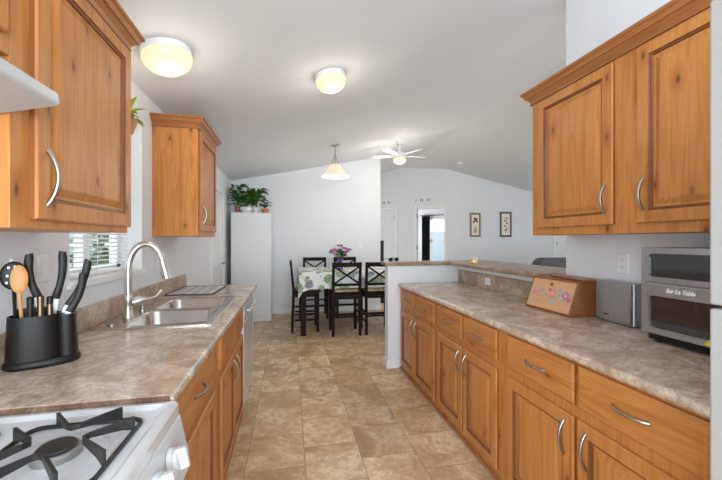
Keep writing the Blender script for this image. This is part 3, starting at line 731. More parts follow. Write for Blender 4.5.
fl_ = {'rose': [(2.03, .115, .026), (1.90, .105, .024), (1.945, .075, .015)], 'magenta': [(1.80, .105, .028), (2.055, .10, .012)], 'blue': [(1.845, .115, .017), (1.995, .12, .014), (1.885, .065, .018), (2.075, .085, .012)], 'violet': [(1.93, .125, .011), (1.775, .085, .014)]}
lv = MB()
for y, h, r in [(2.0, .085, .012), (1.965, .10, .014), (2.06, .125, .012), (1.87, .09, .014), (1.83, .08, .014), (1.775, .12, .012), (1.92, .06, .012), (1.86, .135, .010), (2.08, .07, .011)]: disk(lv, y, h, r, .0008, 8, 2)
lv.build('painted_leaves', M['leafpaint'], lid)
for k, L in fl_.items():
    for y, h, r in L:
        m = MB(); disk(m, y, h, r, .0012, 10, 5); m.build('painted_flower', M[k], lid)
        m = MB(); disk(m, y, h, r*.28, .0026, 8); m.build('flower_centre', M['wax'], lid)
MB().ball(lidp(1.92, .165, .012), .009, 10, 6).build('knob', M['brass'], lid, smooth=True)
cb = MB().prism([(1.70+.01*0, 1.70), (1.80, 1.70), (1.84, 1.76), (1.85, 1.95), (1.82, 2.04), (1.77, 2.05), (1.755, 1.98), (1.735, 1.90), (1.73, 1.78)], 'z', 1.1295, 1.143).build('cutting_board', M['walnut'], bevel=.004)
tag(cb, 'wooden board lying on top of the bread box', 'cutting board')
sbn = thing('steel_bread_bin', 'brushed stainless steel bin between bread box and toaster oven', 'bread bin', (1.81, 1.56, .914))
MB().box(1.765, 1.855, 1.452, 1.678, .918, 1.148).build('body', M['steel'], sbn, bevel=.008, seg=3)
MB().box(1.758, 1.765, 1.475, 1.672, .935, 1.135).build('front_door', M['steel'], sbn, bevel=.003)
MB().tube([(1.757, 1.463, .93), (1.748, 1.460, 1.03), (1.757, 1.463, 1.14)], .008, 8).build('handle', M['nickel'], sbn, smooth=True)
for y in (1.48, 1.65): MB().lathe([(.01, .9145), (.01, .9178)], (1.79, y, 0), 12).build('foot', M['black'], sbn)
MB().box(1.757, 1.7579, 1.590, 1.625, .957, .964).build('badge', M['darkhole'], sbn)

ov = thing('toaster_oven', 'stainless steel double door toaster oven beside the refrigerator', 'toaster oven', (1.72, 1.07, .914))
ox = 1.602; oy0, oy1 = .86, 1.285
MB().box(ox+.02, 1.852, oy0, oy1, .955, 1.345).build('housing', M['steel'], ov, bevel=.006)
MB().box(ox+.025, 1.85, oy0+.012, oy1-.012, .925, .955).build('base', M['black'], ov, bevel=.004)
for x in (1.65, 1.82):
    for y in (.90, 1.245): MB().lathe([(.014, .9145), (.014, .926)], (x, y, 0), 12).build('foot', M['black'], ov)
def oven_door(z0, z1, wz0, wz1, name):
    m = MB(); m.rings((ox+.02, oy0, z0), (0, 1, 0), (0, 0, 1), (-1, 0, 0), oy1-oy0, z1-z0, [(0, 0), (0, .018), (.003, .02)], cap=False)
    d = m.b
    # frame front with a window opening, rounded corners
    yy0, yy1 = oy0+.035, oy1-.035
    m2 = MB(); out = [(ox, y, z) for y, z in ((oy0+.003, z0+.003), (oy1-.003, z0+.003), (oy1-.003, z1-.003), (oy0+.003, z1-.003))]
    inn = [(ox, y, z) for y, z, _ in rrect(yy0, yy1, wz0, wz1, .018, 0)]
    inb = [(ox+.006, y, z) for y, z, _ in rrect(yy0, yy1, wz0, wz1, .018, 0)]
    O = [m.v(p) for p in out]; I = [m.v(p) for p in inn]; B = [m.v(p) for p in inb]; n = len(I)
    for i in range(n): m.f([I[i], I[(i+1) % n], B[(i+1) % n], B[i]])
    # corner fans: I starts at (y1,z1) corner then (y0,z1), (y0,z0), (y1,z0)
    cor = [O[2], O[3], O[0], O[1]]; q = n//4
    for k in range(4):
        for i in range(q-1): m.f([cor[k], I[k*q+i], I[k*q+i+1]])
        m.f([cor[k], I[k*q+q-1], I[(k*q+q) % n], cor[(k+1) % 4]])
    o = m.build(name, M['steel'], ov)
    m = MB(); m.loft([[(ox+.0062, y, z) for y, z, _ in rrect(yy0+.0005, yy1-.0005, wz0+.0005, wz1-.0005, .018, 0)], [(ox+.0095, y, z) for y, z, _ in rrect(yy0+.0005, yy1-.0005, wz0+.0005, wz1-.0005, .018, 0)]])
    m.build('window', M['glassdark'], o, smooth=True)
    return o
ud = oven_door(1.188, 1.345, 1.213, 1.318, 'door')
ld = oven_door(.957, 1.183, .985, 1.128, 'door')
m = MB()
for a in range(3):
    m.prism([(1.03+a*.02, 1.0), (1.045+a*.02, 1.0), (1.04+a*.02, 1.09), (1.03+a*.02, 1.09)], 'x', ox+.0052, ox+.006)
m.b.free()
MB().prism([(1.0, .96), (1.04, .965), (1.005, 1.005)], 'x', ox-.0012, ox-.0002).build('sticker', M['yellow'], ld)
for y in (1.02, 1.14): MB().ball((ox-.001, y, 1.2), .0035, 8, 5).build('rivet', M['nickel'], ud)
tcu = bpy.data.curves.new('lettering', 'FONT'); tcu.body = 'Sur La Table'; tcu.size = .024; tcu.shear = .25; tcu.offset = .0007; tcu.extrude = .0004; tcu.space_character = .92
to = bpy.data.objects.new('lettering_source', tcu); C.objects.link(to)
dg = bpy.context.evaluated_depsgraph_get(); dg.update()
me = bpy.data.meshes.new_from_object(to.evaluated_get(dg)); bpy.data.objects.remove(to)
me.transform(Matrix(((0, 0, -1, ox-.0008), (-1, 0, 0, 1.178), (0, 1, 0, 1.150), (0, 0, 0, 1))))
me.transform(Matrix.Translation(-Vector(ov.location)))
me.materials.clear(); me.materials.append(M['logo'])
lo = bpy.data.objects.new('lettering', me); C.objects.link(lo); lo.parent = ld

cnd = thing('candle', 'small yellow jar candle standing on the raised bar', 'candle', (1.80, 3.10, 1.142))
MB().lathe([(.038, 1.1425), (.042, 1.147), (.042, 1.205), (.039, 1.205), (.039, 1.15), (.001, 1.149)], (1.80, 3.10, 0), 24, True, False).build('jar', M['pane'], cnd, smooth=True)
MB().lathe([(.037, 1.1505), (.037, 1.19)], (1.80, 3.10, 0), 24).build('wax', M['wax'], cnd, smooth=True)
MB().tube([(1.80, 3.10, 1.19), (1.801, 3.10, 1.20)], .001, 6).build('wick', M['ink'], cnd)
sg = thing('sunglasses', 'black sunglasses left on the far end of the raised bar', 'sunglasses', (1.13, 3.62, 1.142))
mx = T(1.13, 3.63, 1.1422, .25)
for s_ in (-1, 1): MB(mx).ball((s_*.038, 0, .022), .03, 12, 8, (1, .25, .72)).build('lens', M['black'], sg, smooth=True)
for s_ in (-1, 1): MB(mx).tube([(s_*.068, 0, .03), (s_*.07, .06, .028), (s_*.068, .12, .004)], .0035, 6).build('temple', M['black'], sg)
MB(mx).tube([(-.02, 0, .03), (0, 0, .036), (.02, 0, .03)], .003, 6).build('bridge', M['black'], sg)

def plate(name, label, cat, M4, hgt=.117, wid=.072, kind='outlet', group=None):
    t = thing(name, label, cat, M4.translation, group)
    MB(M4).rings((-wid/2, -hgt/2, .0), (1, 0, 0), (0, 1, 0), (0, 0, 1), wid, hgt, [(0, .0002), (0, .003), (.006, .0065)]).build('cover_plate', M['plastic'], t)
    if kind == 'outlet':
        for s_ in (-1, 1):
            r = MB(M4); r.lathe([(.017, .0065), (.017, .008), (.0165, .0082)], (0, s_*.02, 0), 16, True, True, 1, .85); rc = r.build('receptacle', M['plastic'], t)
            m = MB(M4)
            for q in (-.006, .006): m.box(q-.0012, q+.0012, s_*.02-.001, s_*.02+.007, .0083, .0087)
            m.box(-.002, .002, s_*.02-.009, s_*.02-.005, .0083, .0087); m.build('slot', M['darkhole'], rc)
    else:
        MB(M4).box(-.016, .016, -.033, .033, .0066, .009).build('rocker', M['plastic'], t, bevel=.001)
    return t
def MX(x, y, z, n):   # plate frame: x along wall, y up, z out; n = 'x+','x-','y-'
    X, Z = {'x+': ((0, -1, 0), (1, 0, 0)), 'x-': ((0, 1, 0), (-1, 0, 0)), 'y-': ((1, 0, 0), (0, -1, 0))}[n]
    m4 = Matrix.Identity(4)
    for i in range(3): m4[i][0] = X[i]; m4[i][1] = (0, 0, 1)[i]; m4[i][2] = Z[i]; m4[i][3] = (x, y, z)[i]
    return m4
plate('wall_outlet', 'white double outlet on the wall above the steel bin', 'outlet', MX(RW, 1.60, 1.243, 'x-'))
plate('splash_outlet', 'small white outlet set sideways in the bar backsplash', 'outlet', MX(RW-.022, 2.93, .985, 'x-') @ Matrix.Rotation(PI/2, 4, 'Z'), .09, .068)
plate('wall_outlet', 'white outlet behind the black utensil caddy', 'outlet', MX(LW, 1.585, 1.25, 'x+'))
plate('light_switch', 'white switch plate on the wall between caddy and window', 'switch', MX(LW, 1.725, 1.255, 'x+'), .117, .072, 'switch')
plate('wall_outlet', 'white outlet under the small wall cabinet beyond the faucet', 'outlet', MX(LW, 3.06, 1.22, 'x+'))
plate('light_switch', 'white switch plate on the dining room wall', 'switch', MX(1.34, BW, 1.27, 'y-'), .117, .115, 'switch')

# ------------------------------------------------------------------ utensil caddy by the range
KC = T(-.91, 1.50, .9145, math.radians(27)) @ Matrix.Diagonal((.90, .90, 1.24, 1))
kc = thing('utensil_caddy', 'black plastic knife and utensil holder on the counter beside the range', 'utensil holder', (-.91, 1.50, .9145))
def oval(rx, ry, cx, cy, z, n=32, p=2.6):
    out = []
    for k in range(n):
        a = 2*PI*k/n; c, s_ = math.cos(a), math.sin(a)
        out.append((cx+rx*math.copysign(abs(c)**(2/p), c), cy+ry*math.copysign(abs(s_)**(2/p), s_), z))
    return out
m = MB(KC); m.loft([oval(.118, .072, 0, 0, 0), oval(.122, .076, 0, 0, .006), oval(.120, .074, 0, 0, .016), oval(.112, .068, 0, 0, .022)]); m.build('base_tray', M['black'], kc, smooth=True)
m = MB(KC); m.loft([oval(.088, .064, -.026, 0, .022), oval(.082, .058, -.026, 0, .150), oval(.077, .053, -.026, 0, .150), oval(.072, .050, -.026, 0, .03)], False, True); m.build('utensil_cup', M['black'], kc, smooth=True)
m = MB(KC); m.loft([oval(.036, .058, .078, 0, .0225), oval(.034, .054, .074, 0, .135), oval(.034, .054, .074, .0, .145)]); kb = m.build('knife_block', M['black'], kc, smooth=True)
m = MB(KC); m.loft([oval(.062, .02, -.03, .05, .10), oval(.060, .018, -.03, .05, .165)]); m.build('back_tower', M['black'], kc, smooth=True)
m = MB(KC)
for q in (-.03, 0, .03): m.box(.060, .092, q-.002, q+.002, .1445, .1456)
m.build('slot', M['darkhole'], kb)
def knife(label, p, lean, L, tilt_y=0, bend=.012):
    t = thing('kitchen_knife', label, 'knife', (KC @ Vector(p)))
    p = Vector(p); d = Vector((lean, tilt_y, 1)).normalized()
    sd = Vector((1, 0, -lean)).normalized()
    m = MB(KC); R = []
    for i in range(9):
        q = i/8; c = p+d*L*q+sd*(bend*math.sin(PI*q)); wd = .0125+.004*q*q+(.002 if i in (0, 1) else 0); th = .008
        wd *= (.75 if i == 8 else 1)
        R.append([c+sd*wd*math.cos(2*PI*k/10)+Vector((0, 1, 0))*th*math.sin(2*PI*k/10) for k in range(10)])
    m.loft(R); m.build('handle', M['black'], t, smooth=True)
    MB(KC).bar(p-d*.10, p+d*.002, .022, .0018, sd).build('blade', M['steel'], t)
knife('black handled knife standing upright above the wooden spoon', (-.020, .035, .20), -.20, .135, 0, -.012)
knife('tall black handled knife in the middle of the utensil caddy', (.035, .03, .19), .16, .15, 0, .01)
knife('black handled knife leaning towards the window from the caddy', (.078, .02, .165), .48, .16)
knife('lowest leaning black handled knife in the caddy front row', (.082, -.02, .150), .40, .125)
def spoon(name, label, p, top, mat, rx, rz, holes=False):
    t = thing(name, label, 'spoon', KC @ Vector(p)); p, top = Vector(p), Vector(top)
    MB(KC).tube([p, p.lerp(top, .8), top], [.006, .006, .007], 8).build('handle', mat, t, smooth=True)
    m = MB(KC); m.ball(top+Vector((0, 0, rz*.8)), 1, 18, 10, (rx, .007, rz)); b = m.build('bowl', mat, t, smooth=True)
    if holes:
        m = MB(KC)
        for q in ((-.018, .0), (.004, .026), (-.014, .024), (.018, .012), (-.02, -.02)):
            c = top+Vector((q[0], -.008, rz*.8+q[1]))
            m.loft([[c+Vector((.0042*math.cos(2*PI*k/10), j, .0042*math.sin(2*PI*k/10))) for k in range(10)] for j in (-.0006, .0006)])
        m.build('hole', M['plastic'], b)
spoon('wooden_spoon', 'pale wooden spoon standing bowl up in the utensil caddy', (-.055, -.012, .034), (-.072, -.004, .225), M['spoonwood'], .027, .042)
spoon('slotted_spoon', 'black slotted spoon behind the wooden spoon in the caddy', (-.08, .012, .034), (-.090, .02, .235), M['black'], .042, .042, True)
def stick(name, label, p, z1, r, mats):
    t = thing(name, label, 'utensil', KC @ Vector(p)); x, y, z = p
    MB(KC).lathe([(r, z), (r*1.05, z1-.03), (r*.95, z1-.02)], (x, y, 0), 14).build('handle', mats[0], t, smooth=True)
    MB(KC).lathe([(r*1.1, z1-.02), (r*1.1, z1), (r*.6, z1+.003)], (x, y, 0), 14).build('end_cap', mats[1], t, smooth=True)
stick('steel_honing_rod', 'bronze capped cylindrical handle in the caddy beside the wooden spoon', (-.006, -.043, .032), .207, .0105, (M['brass'], M['brass']))
stick('steel_peeler', 'slimmer bronze toned handle near the caddy knife slots', (.022, -.038, .032), .202, .0095, (M['brass'], M['black']))
stick('black_spatula', 'flat black handle in front of the wooden spoon bowl', (-.036, -.041, .032), .205, .0105, (M['black'], M['black']))

# hanging plant in the sink window
hp = thing('hanging_plant', 'yellow-green leafy plant in a small pot hanging at the sink window', 'plant', (-.985, 2.355, 2.05))
MB().lathe([(.03, 2.04), (.05, 2.10), (.054, 2.13), (.048, 2.13), (.04, 2.08)], (-.985, 2.355, 0), 18, True, True).build('pot', M['tan'], hp, smooth=True)
m = MB()
for _ in range(34):
    a = random.uniform(0, 2*PI); q = Vector((-.985, 2.355, 2.12)); L = random.uniform(.05, .12)
    leaf(m, q, (max(q.x+math.cos(a)*L, LW+.02), q.y+math.sin(a)*L, q.z+random.uniform(-.02, .15)), .03, .2)
m.build('foliage', M['lime'], hp, smooth=True)
MB().tube([(-.985, 2.355, 2.13), (-.985, 2.355, 2.46)], .0025, 6).build('hanger', M['ink'], hp)

# ------------------------------------------------------------------ pantry and its plants
pn = thing('pantry_cabinet', 'tall white storage cabinet in the dining corner with plants on top', 'cabinet', (-.64, 6.25, 0))
MB().box(-.965, -.318, 6.015, 6.45, .09, 1.845).build('body', M['whitemat'], pn, bevel=.002)
MB().box(-.965, -.318, 6.02, 6.45, 0, .089).build('plinth', M['whitemat'], pn)
for x0, x1, s_ in ((-.965, -.333, 1),):
    d = MB().box(x0, -.318, 5.995, 6.014, .095, 1.845).build('door', M['whitemat'], pn, bevel=.003)
    MB().box(-.345, -.335, 5.98, 5.9945, .95, 1.07).build('handle', M['plastic'], d, bevel=.002)
def potted(label, x, y, z, pot, potmat, n, spread, height, lw, mat, name='potted_plant'):
    t = thing(name, label, 'plant', (x, y, z)); h = pot[-1][1]
    MB().lathe([(r, z+q) for r, q in pot]+[(pot[-1][0]*.88, z+h), (pot[-1][0]*.86, z+h-.02)], (x, y, 0), 20).build('pot', potmat, t, smooth=True)
    MB().lathe([(pot[-1][0]*.84, z+h-.019), (pot[-1][0]*.84, z+h-.012)], (x, y, 0), 20).build('soil', M['soil'], t)
    m = MB(); st = MB()
    for _ in range(n):
        a = random.uniform(0, 2*PI); q = random.uniform(.2, 1); zz = z+h+random.uniform(.1, 1)*height
        b = Vector((x+math.cos(a)*spread*q*.6, min(y+math.sin(a)*spread*q*.6, BW-.1), zz)); b.x = max(b.x, LW+.08)
        tip = b+Vector((math.cos(a)*lw*1.3, math.sin(a)*lw*1.3, random.uniform(-.5, .45)*lw)); tip.x = max(tip.x, LW+.03); tip.y = min(tip.y, BW-.03)
        leaf(m, b, tip, lw, .15); st.tube([(x, y, z+h-.015), (x+(b.x-x)*.4, y+(b.y-y)*.4, z+h+(zz-z-h)*.6), b], .003, 5)
    m.build('foliage', mat, t, smooth=True); st.build('stem', M['leafdark'], t)
potted('bushy green plant in a tan pot at the pantry corner by the wall', -.875, 6.2, 1.846, [(.05, 0), (.06, .10), (.055, .12)], M['tan'], 30, .09, .34, .13, M['green'])
potted('trailing green plant in a wide white bowl on the pantry', -.735, 6.13, 1.846, [(.07, 0), (.105, .05), (.10, .10)], M['ceramic'], 24, .13, .20, .12, M['green'])
potted('tall pale-leaved plant in a white cup pot on the pantry', -.575, 6.16, 1.846, [(.045, 0), (.055, .10)], M['ceramic'], 32, .13, .30, .12, M['green'])
potted('small terracotta pot with a short plant at the pantry edge', -.425, 6.12, 1.846, [(.05, 0), (.068, .075)], M['terracotta'], 14, .08, .10, .07, M['leafdark'])

# ------------------------------------------------------------------ dining set
def make_chair():
    r = thing('counter_chair', 'x', 'chair')     # faces +y, seat centre at origin
    e = M['espresso']; hw, hd_ = .195, .19
    for s_ in (-1, 1):
        MB().hexa([(s_*hw-.02, hd_-.04, 0), (s_*hw+.02, hd_-.04, 0), (s_*hw+.02, hd_, 0), (s_*hw-.02, hd_, 0), (s_*hw-.022, hd_-.042, .60), (s_*hw+.022, hd_-.042, .60), (s_*hw+.022, hd_+.002, .60), (s_*hw-.022, hd_+.002, .60)]).build('front_leg', e, r, bevel=.003)
        # rear leg runs on as the back post
        prof = [(-.225, 0), (-.19, .0), (-.165, .60), (-.215, 1.06), (-.245, 1.06), (-.205, .60)]
        MB().prism(prof, 'x', s_*hw-.019, s_*hw+.019).build('rear_leg', e, r, bevel=.003)
    m = MB()
    m.box(-hw+.022, hw-.022, hd_-.032, hd_-.008, .53, .60); m.box(-hw+.019, hw-.019, -.195, -.17, .53, .60)
    for s_ in (-1, 1): m.box(s_*hw-.012, s_*hw+.012, -.166, hd_-.042, .53, .60)
    m.build('seat_rail', e, r)
    MB().box(-.215, .215, -.162, .215, .601, .625).build('seat', e, r, bevel=.006)
    MB().loft([rrect(-.195, .195, -.15, .2, .04, .6255), rrect(-.2, .2, -.155, .205, .04, .645), rrect(-.18, .18, -.135, .185, .04, .662)]).build('seat_cushion', M['seat'], r, smooth=True)
    def by(z): return -.205-(z-.6)*.0905 + .01
    def rail(z0, z1, nm):
        MB().hexa([(-hw+.018, by(z0)-.012, z0), (hw-.018, by(z0)-.012, z0), (hw-.018, by(z0)+.012, z0), (-hw+.018, by(z0)+.012, z0), (-hw+.018, by(z1)-.012, z1), (hw-.018, by(z1)-.012, z1), (hw-.018, by(z1)+.012, z1), (-hw+.018, by(z1)+.012, z1)]).build(nm, e, r)
    rail(.995, 1.058, 'top_rail'); rail(.72, .755, 'lower_rail')
    for s_ in (-1, 1):
        MB().bar((-hw*.9*s_, by(.755)+s_*.003, .757), (hw*.9*s_, by(.993)+s_*.003, .993), .026, .006, (1, 0, -s_)).build('cross_slat', e, r)
    for z in (.17, .30):
        for s_ in (-1, 1): MB().box(s_*hw-.009, s_*hw+.009, -.17, hd_-.042, z, z+.028).build('side_stretcher', e, r)
    MB().box(-hw+.02, hw-.02, hd_-.032, hd_-.012, .21, .245).build('foot_rest', e, r)
    MB().box(-hw+.019, hw-.019, -.205, -.188, .26, .285).build('back_stretcher', e, r)
    return r
ch0 = make_chair()
G = 'counter height dining chairs'
spots = [(.80, 5.035, 0, 'dark wood cross-back chair in front of the flower vase'),
         (1.285, 5.035, 0, 'dark wood cross-back chair closest to the half wall'),
         (.45, 6.17, PI, 'wall-side cross-back chair nearer the white pantry'),
         (1.02, 6.17, PI, 'wall-side cross-back chair behind the flower vase'),
         (.24, 5.35, -PI/2, 'cross-back chair at the table head seen from its side')]
for i, (x, y, a, lb) in enumerate(spots):
    o = ch0 if i == 0 else copy_tree(ch0)
    o.location = (x, y, 0); o.rotation_euler = (0, 0, a); o['label'] = lb; o['group'] = G
tb = thing('dining_table', 'dark wood counter height table under the leaf print cloth', 'table', (.98, 5.4, 0))
TX0, TX1, TY0, TY1 = .14, 1.80, 4.93, 5.95
MB().box(TX0, TX1, TY0, TY1, .872, .908).build('table_top', M['espresso'], tb, bevel=.003)
m = MB()
m.box(TX0+.06, TX1-.06, TY0+.04, TY0+.06, .79, .872); m.box(TX0+.06, TX1-.06, TY1-.06, TY1-.04, .79, .872); m.box(TX0+.04, TX0+.06, TY0+.04, TY1-.04, .79, .872); m.box(TX1-.06, TX1-.04, TY0+.04, TY1-.04, .79, .872)
m.build('apron', M['espresso'], tb)
for x in (TX0+.012, TX1-.087):
    for y in (TY0+.01, TY1-.085): MB().box(x, x+.075, y, y+.075, 0, .871).build('leg', M['espresso'], tb, bevel=.004)
m = MB(); per = []
N = 26
def edge(a, b, n):
    return [(a[0]+(b[0]-a[0])*i/n, a[1]+(b[1]-a[1])*i/n) for i in range(n)]
E_ = .006
cs = [(TX0-E_, TY0-E_), (TX1+E_, TY0-E_), (TX1+E_, TY1+E_), (TX0-E_, TY1+E_)]
drop = {0: .228, 1: .20, 2: .22, 3: .23}
pts2, dr_, nr = [], [], []
nrm = [(0, -1), (1, 0), (0, 1), (-1, 0)]
for k in range(4):
    n = 44 if k % 2 == 0 else 28
    for i, p in enumerate(edge(cs[k], cs[(k+1) % 4], n)):
        t = i/n; c = max(0, 1-t*n/4, 1-(1-t)*n/4)
        pr, nx = drop[(k-1) % 4], drop[(k+1) % 4]
        d = drop[k]+.05*c
        o = nrm[k]; 
        if i == 0: o = (nrm[k][0]+nrm[(k-1) % 4][0], nrm[k][1]+nrm[(k-1) % 4][1]); d = max(drop[k], pr)+.15
        pts2.append(p); dr_.append(d); nr.append(o)
top = [m.v((x, y, .9095)) for x, y in pts2]; m.f(top)
prev = [m.v((x+o[0]*.004, y+o[1]*.004, .9060)) for (x, y), o in zip(pts2, nr)]
n = len(top)
for i in range(n): m.f([top[i], top[(i+1) % n], prev[(i+1) % n], prev[i]])
for lvl in (.3, .65, 1):
    cur = []
    for i, ((x, y), d, o) in enumerate(zip(pts2, dr_, nr)):
        wv = (.012*math.sin(i*1.1)+.008*math.sin(i*.47+1))*lvl+.012*lvl
        cur.append(m.v((x+o[0]*(.006+wv), y+o[1]*(.006+wv), .906-d*lvl)))
    for i in range(n): m.f([prev[i], prev[(i+1) % n], cur[(i+1) % n], cur[i]])
    prev = cur
tc_ = m.build('tablecloth', M['cloth'], smooth=True, angle=1.2); tag(tc_, 'white tablecloth printed with green and purple leaves on the dining table', 'tablecloth')
vz = thing('flower_vase', 'purple vase standing on the dining table', 'vase', (.79, 5.40, .91))
MB().lathe([(.04, .9105), (.042, .93), (.03, 1.0), (.036, 1.07), (.045, 1.085), (.041, 1.085), (.032, 1.07), (.026, 1.0), (.001, .93)], (.79, 5.40, 0), 20, True, False).build('body', M['purple'], vz, smooth=True)
bq = thing('bouquet', 'pink and violet flower bouquet in the purple vase', 'flowers', (.79, 5.40, 1.0))
st = MB(); lm = MB()
fcol = ['pink', 'violet', 'red', 'lilac']
pts_ = []
for i in range(26):
    a = 2.4*i; q = .15*math.sqrt((i+.5)/26); pts_.append((.79+math.cos(a)*q*1.15, 5.40+math.sin(a)*q, 1.265-q*q*4+random.uniform(-.03, .04)))
for i, p in enumerate(pts_):
    st.tube([(.79, 5.40, .95), (.79+(p[0]-.79)*.2, 5.4+(p[1]-5.4)*.2, 1.09), p], .0025, 5)
    m = MB(); r = random.uniform(.024, .036)
    for k in range(6):
        a = 2*PI*k/6; c = Vector(p)+Vector((math.cos(a)*r*.6, math.sin(a)*r*.6, 0)); m.ball(c, r*.55, 6, 4, (1, 1, .7))
    m.ball(Vector(p)+Vector((0, 0, r*.25)), r*.5, 6, 4)
    m.build('blossom', M[fcol[i % 4]], bq, smooth=True)
for _ in range(26):
    a = random.uniform(0, 2*PI); b = Vector((.79, 5.4, 1.10))+Vector((math.cos(a)*.04, math.sin(a)*.04, random.uniform(0, .08))); leaf(lm, b, b+Vector((math.cos(a)*.09, math.sin(a)*.09, random.uniform(0, .06))), .04, .1)
st.build('stem', M['leafdark'], bq); lm.build('foliage', M['leafdark'], bq, smooth=True)

# ------------------------------------------------------------------ living room things
sf = thing('sofa', 'dark grey upholstered sofa beyond the raised bar', 'sofa', (5.3, 5.6, 0))
MB().box(4.46, 6.3, 5.38, 6.25, .08, .42).build('base', M['grayfab'], sf, bevel=.03, seg=3)
m = MB(); m.loft([[(x, y+.0, z) for x, z in [(4.44+.17-.17*math.cos(a), (.88+.17*math.sin(a))) for a in [PI*i/2/8 for i in range(9)]]+[(6.31-.17+.17*math.sin(a), (.88+.17*math.cos(a))) for a in [PI*i/2/8 for i in range(9)]]+[(6.31, .3), (4.44, .3)]] for y in (5.38, 5.62)]); m.build('backrest', M['grayfab'], sf, bevel=.03, seg=3)
for x in (4.44, 6.11): MB().box(x, x+.2, 5.62, 6.3, .3, .62).build('armrest', M['grayfab'], sf, bevel=.04, seg=3)
for x in (4.66, 5.38): MB().box(x, x+.71, 5.63, 6.28, .421, .54).build('seat_cushion', M['grayfab'], sf, bevel=.03, seg=3)
for x in (4.52, 6.18):
    for y in (5.45, 6.15): MB().box(x, x+.06, y, y+.06, 0, .081).build('foot', M['espresso'], sf)
sk_ = thing('dark_stand', 'slim black upright stand just beyond the dining wall end', 'stand', (1.98, 7.35, 0))
MB().box(1.80, 2.075, 7.2, 7.5, .0, .05).build('base', M['black'], sk_, bevel=.004)
MB().box(1.84, 2.045, 7.3, 7.42, .051, 1.37).build('column', M['black'], sk_, bevel=.006)
def picture(label, x0, x1, z0, z1, fm, art):
    y = 7.5; t = thing('framed_picture', label, 'picture', ((x0+x1)/2, y, z0))
    fw = .045
    MB().rings((x0, y-.001, z0), (1, 0, 0), (0, 0, 1), (0, -1, 0), x1-x0, z1-z0, [(0, 0), (0, .02), (.012, .028), (fw-.01, .022), (fw, .012)], cap=False).build('frame', fm, t)
    pr = MB().box(x0+fw, x1-fw, y-.012, y-.004, z0+fw, z1-fw).build('print', M['paper'], t)
    cx, h_, z_ = (x0+x1)/2, z1-z0, z0
    def flat(m, c, r, rz=None, n=12):
        rz = rz or r; m.loft([[(c[0]+r*math.cos(2*PI*k/n), yy, c[1]+rz*math.sin(2*PI*k/n)) for k in range(n)] for yy in (y-.0128, y-.0122)])
    if art == 'vase':
        m = MB(); flat(m, (cx, z_+.15), .05, .07); flat(m, (cx, z_+.23), .02, .04); m.build('painted_vase', M['leafpaint'], pr)
        m = MB()
        for dx, dz in ((0, .40), (-.04, .36), (.045, .37), (-.02, .44), (.03, .43)): flat(m, (cx+dx, z_+dz), .028)
        m.build('painted_bloom', M['ink'], pr)
    else:
        m = MB(); m.tube([(cx-.02, y-.0125, z_+.1), (cx+.02, y-.0125, z_+.28), (cx-.005, y-.0125, z_+.48)], .004, 6)
        for dx, dz in ((.03, .2), (-.03, .27), (.035, .34), (-.025, .40), (.02, .46), (-.01, .16)): flat(m, (cx+dx, z_+dz), .026, .018)
        m.build('ink_branch', M['ink'], pr)
picture('framed print of a vase of blooms nearer the hall corner', 4.25, 4.53, 1.46, 2.04, M['frame'], 'vase')
picture('framed dark branch print nearer the wood wall cabinet', 5.06, 5.375, 1.46, 2.08, M['framedark'], 'branch')
def vent(label, t0, t1, z0, z1):
    c = AX @ Vector(((t0+t1)/2, 0, (z0+z1)/2)); v_ = thing('air_vent', label, 'vent', c)
    MB(AX).rings((t0, 0, z0), (1, 0, 0), (0, 0, 1), (0, -1, 0), t1-t0, z1-z0, [(0, .0005), (0, .006), (.012, .009), (.014, .004)]).build('frame', M['trim'], v_)
    m = MB(AX); n = 7
    for i in range(n):
        a = t0+.018+(t1-t0-.036)*i/(n-1)
        if i % 3 != 2: m.box(a-.012, a+.012, -.0065, -.0045, z0+.022, z1-.022)
    m.build('grille', M['grayfab'], v_)
vent('white air vent above the open bedroom doorway', .40, .80, 2.31, 2.43)
vent('white air vent above the closed white hall door', 1.50, 1.86, 2.31, 2.43)
cu = thing('curtain', 'black curtain panel hanging beside the bedroom window', 'curtain', tuple(AX @ Vector((1.55, 2.5, 0))))
m = MB(AX); R = []
for z in (.05, .8, 1.5, 2.16):
    R.append([(1.42+.27*i/24, 2.50+.028*math.sin(i*1.6), z) for i in range(25)]+[(1.42+.27*i/24, 2.515+.028*math.sin(i*1.6), z) for i in range(24, -1, -1)])
m.loft(R); m.build('panel', M['curtain'], cu, smooth=True)
MB(AX).tube([(.4, 2.51, 2.18), (1.75, 2.51, 2.18)], .012, 8).build('rod', M['black'], cu, smooth=True)
MB(AX).box(1.60, 1.63, 2.51, 2.6, 2.17, 2.19).build('bracket', M['black'], cu)

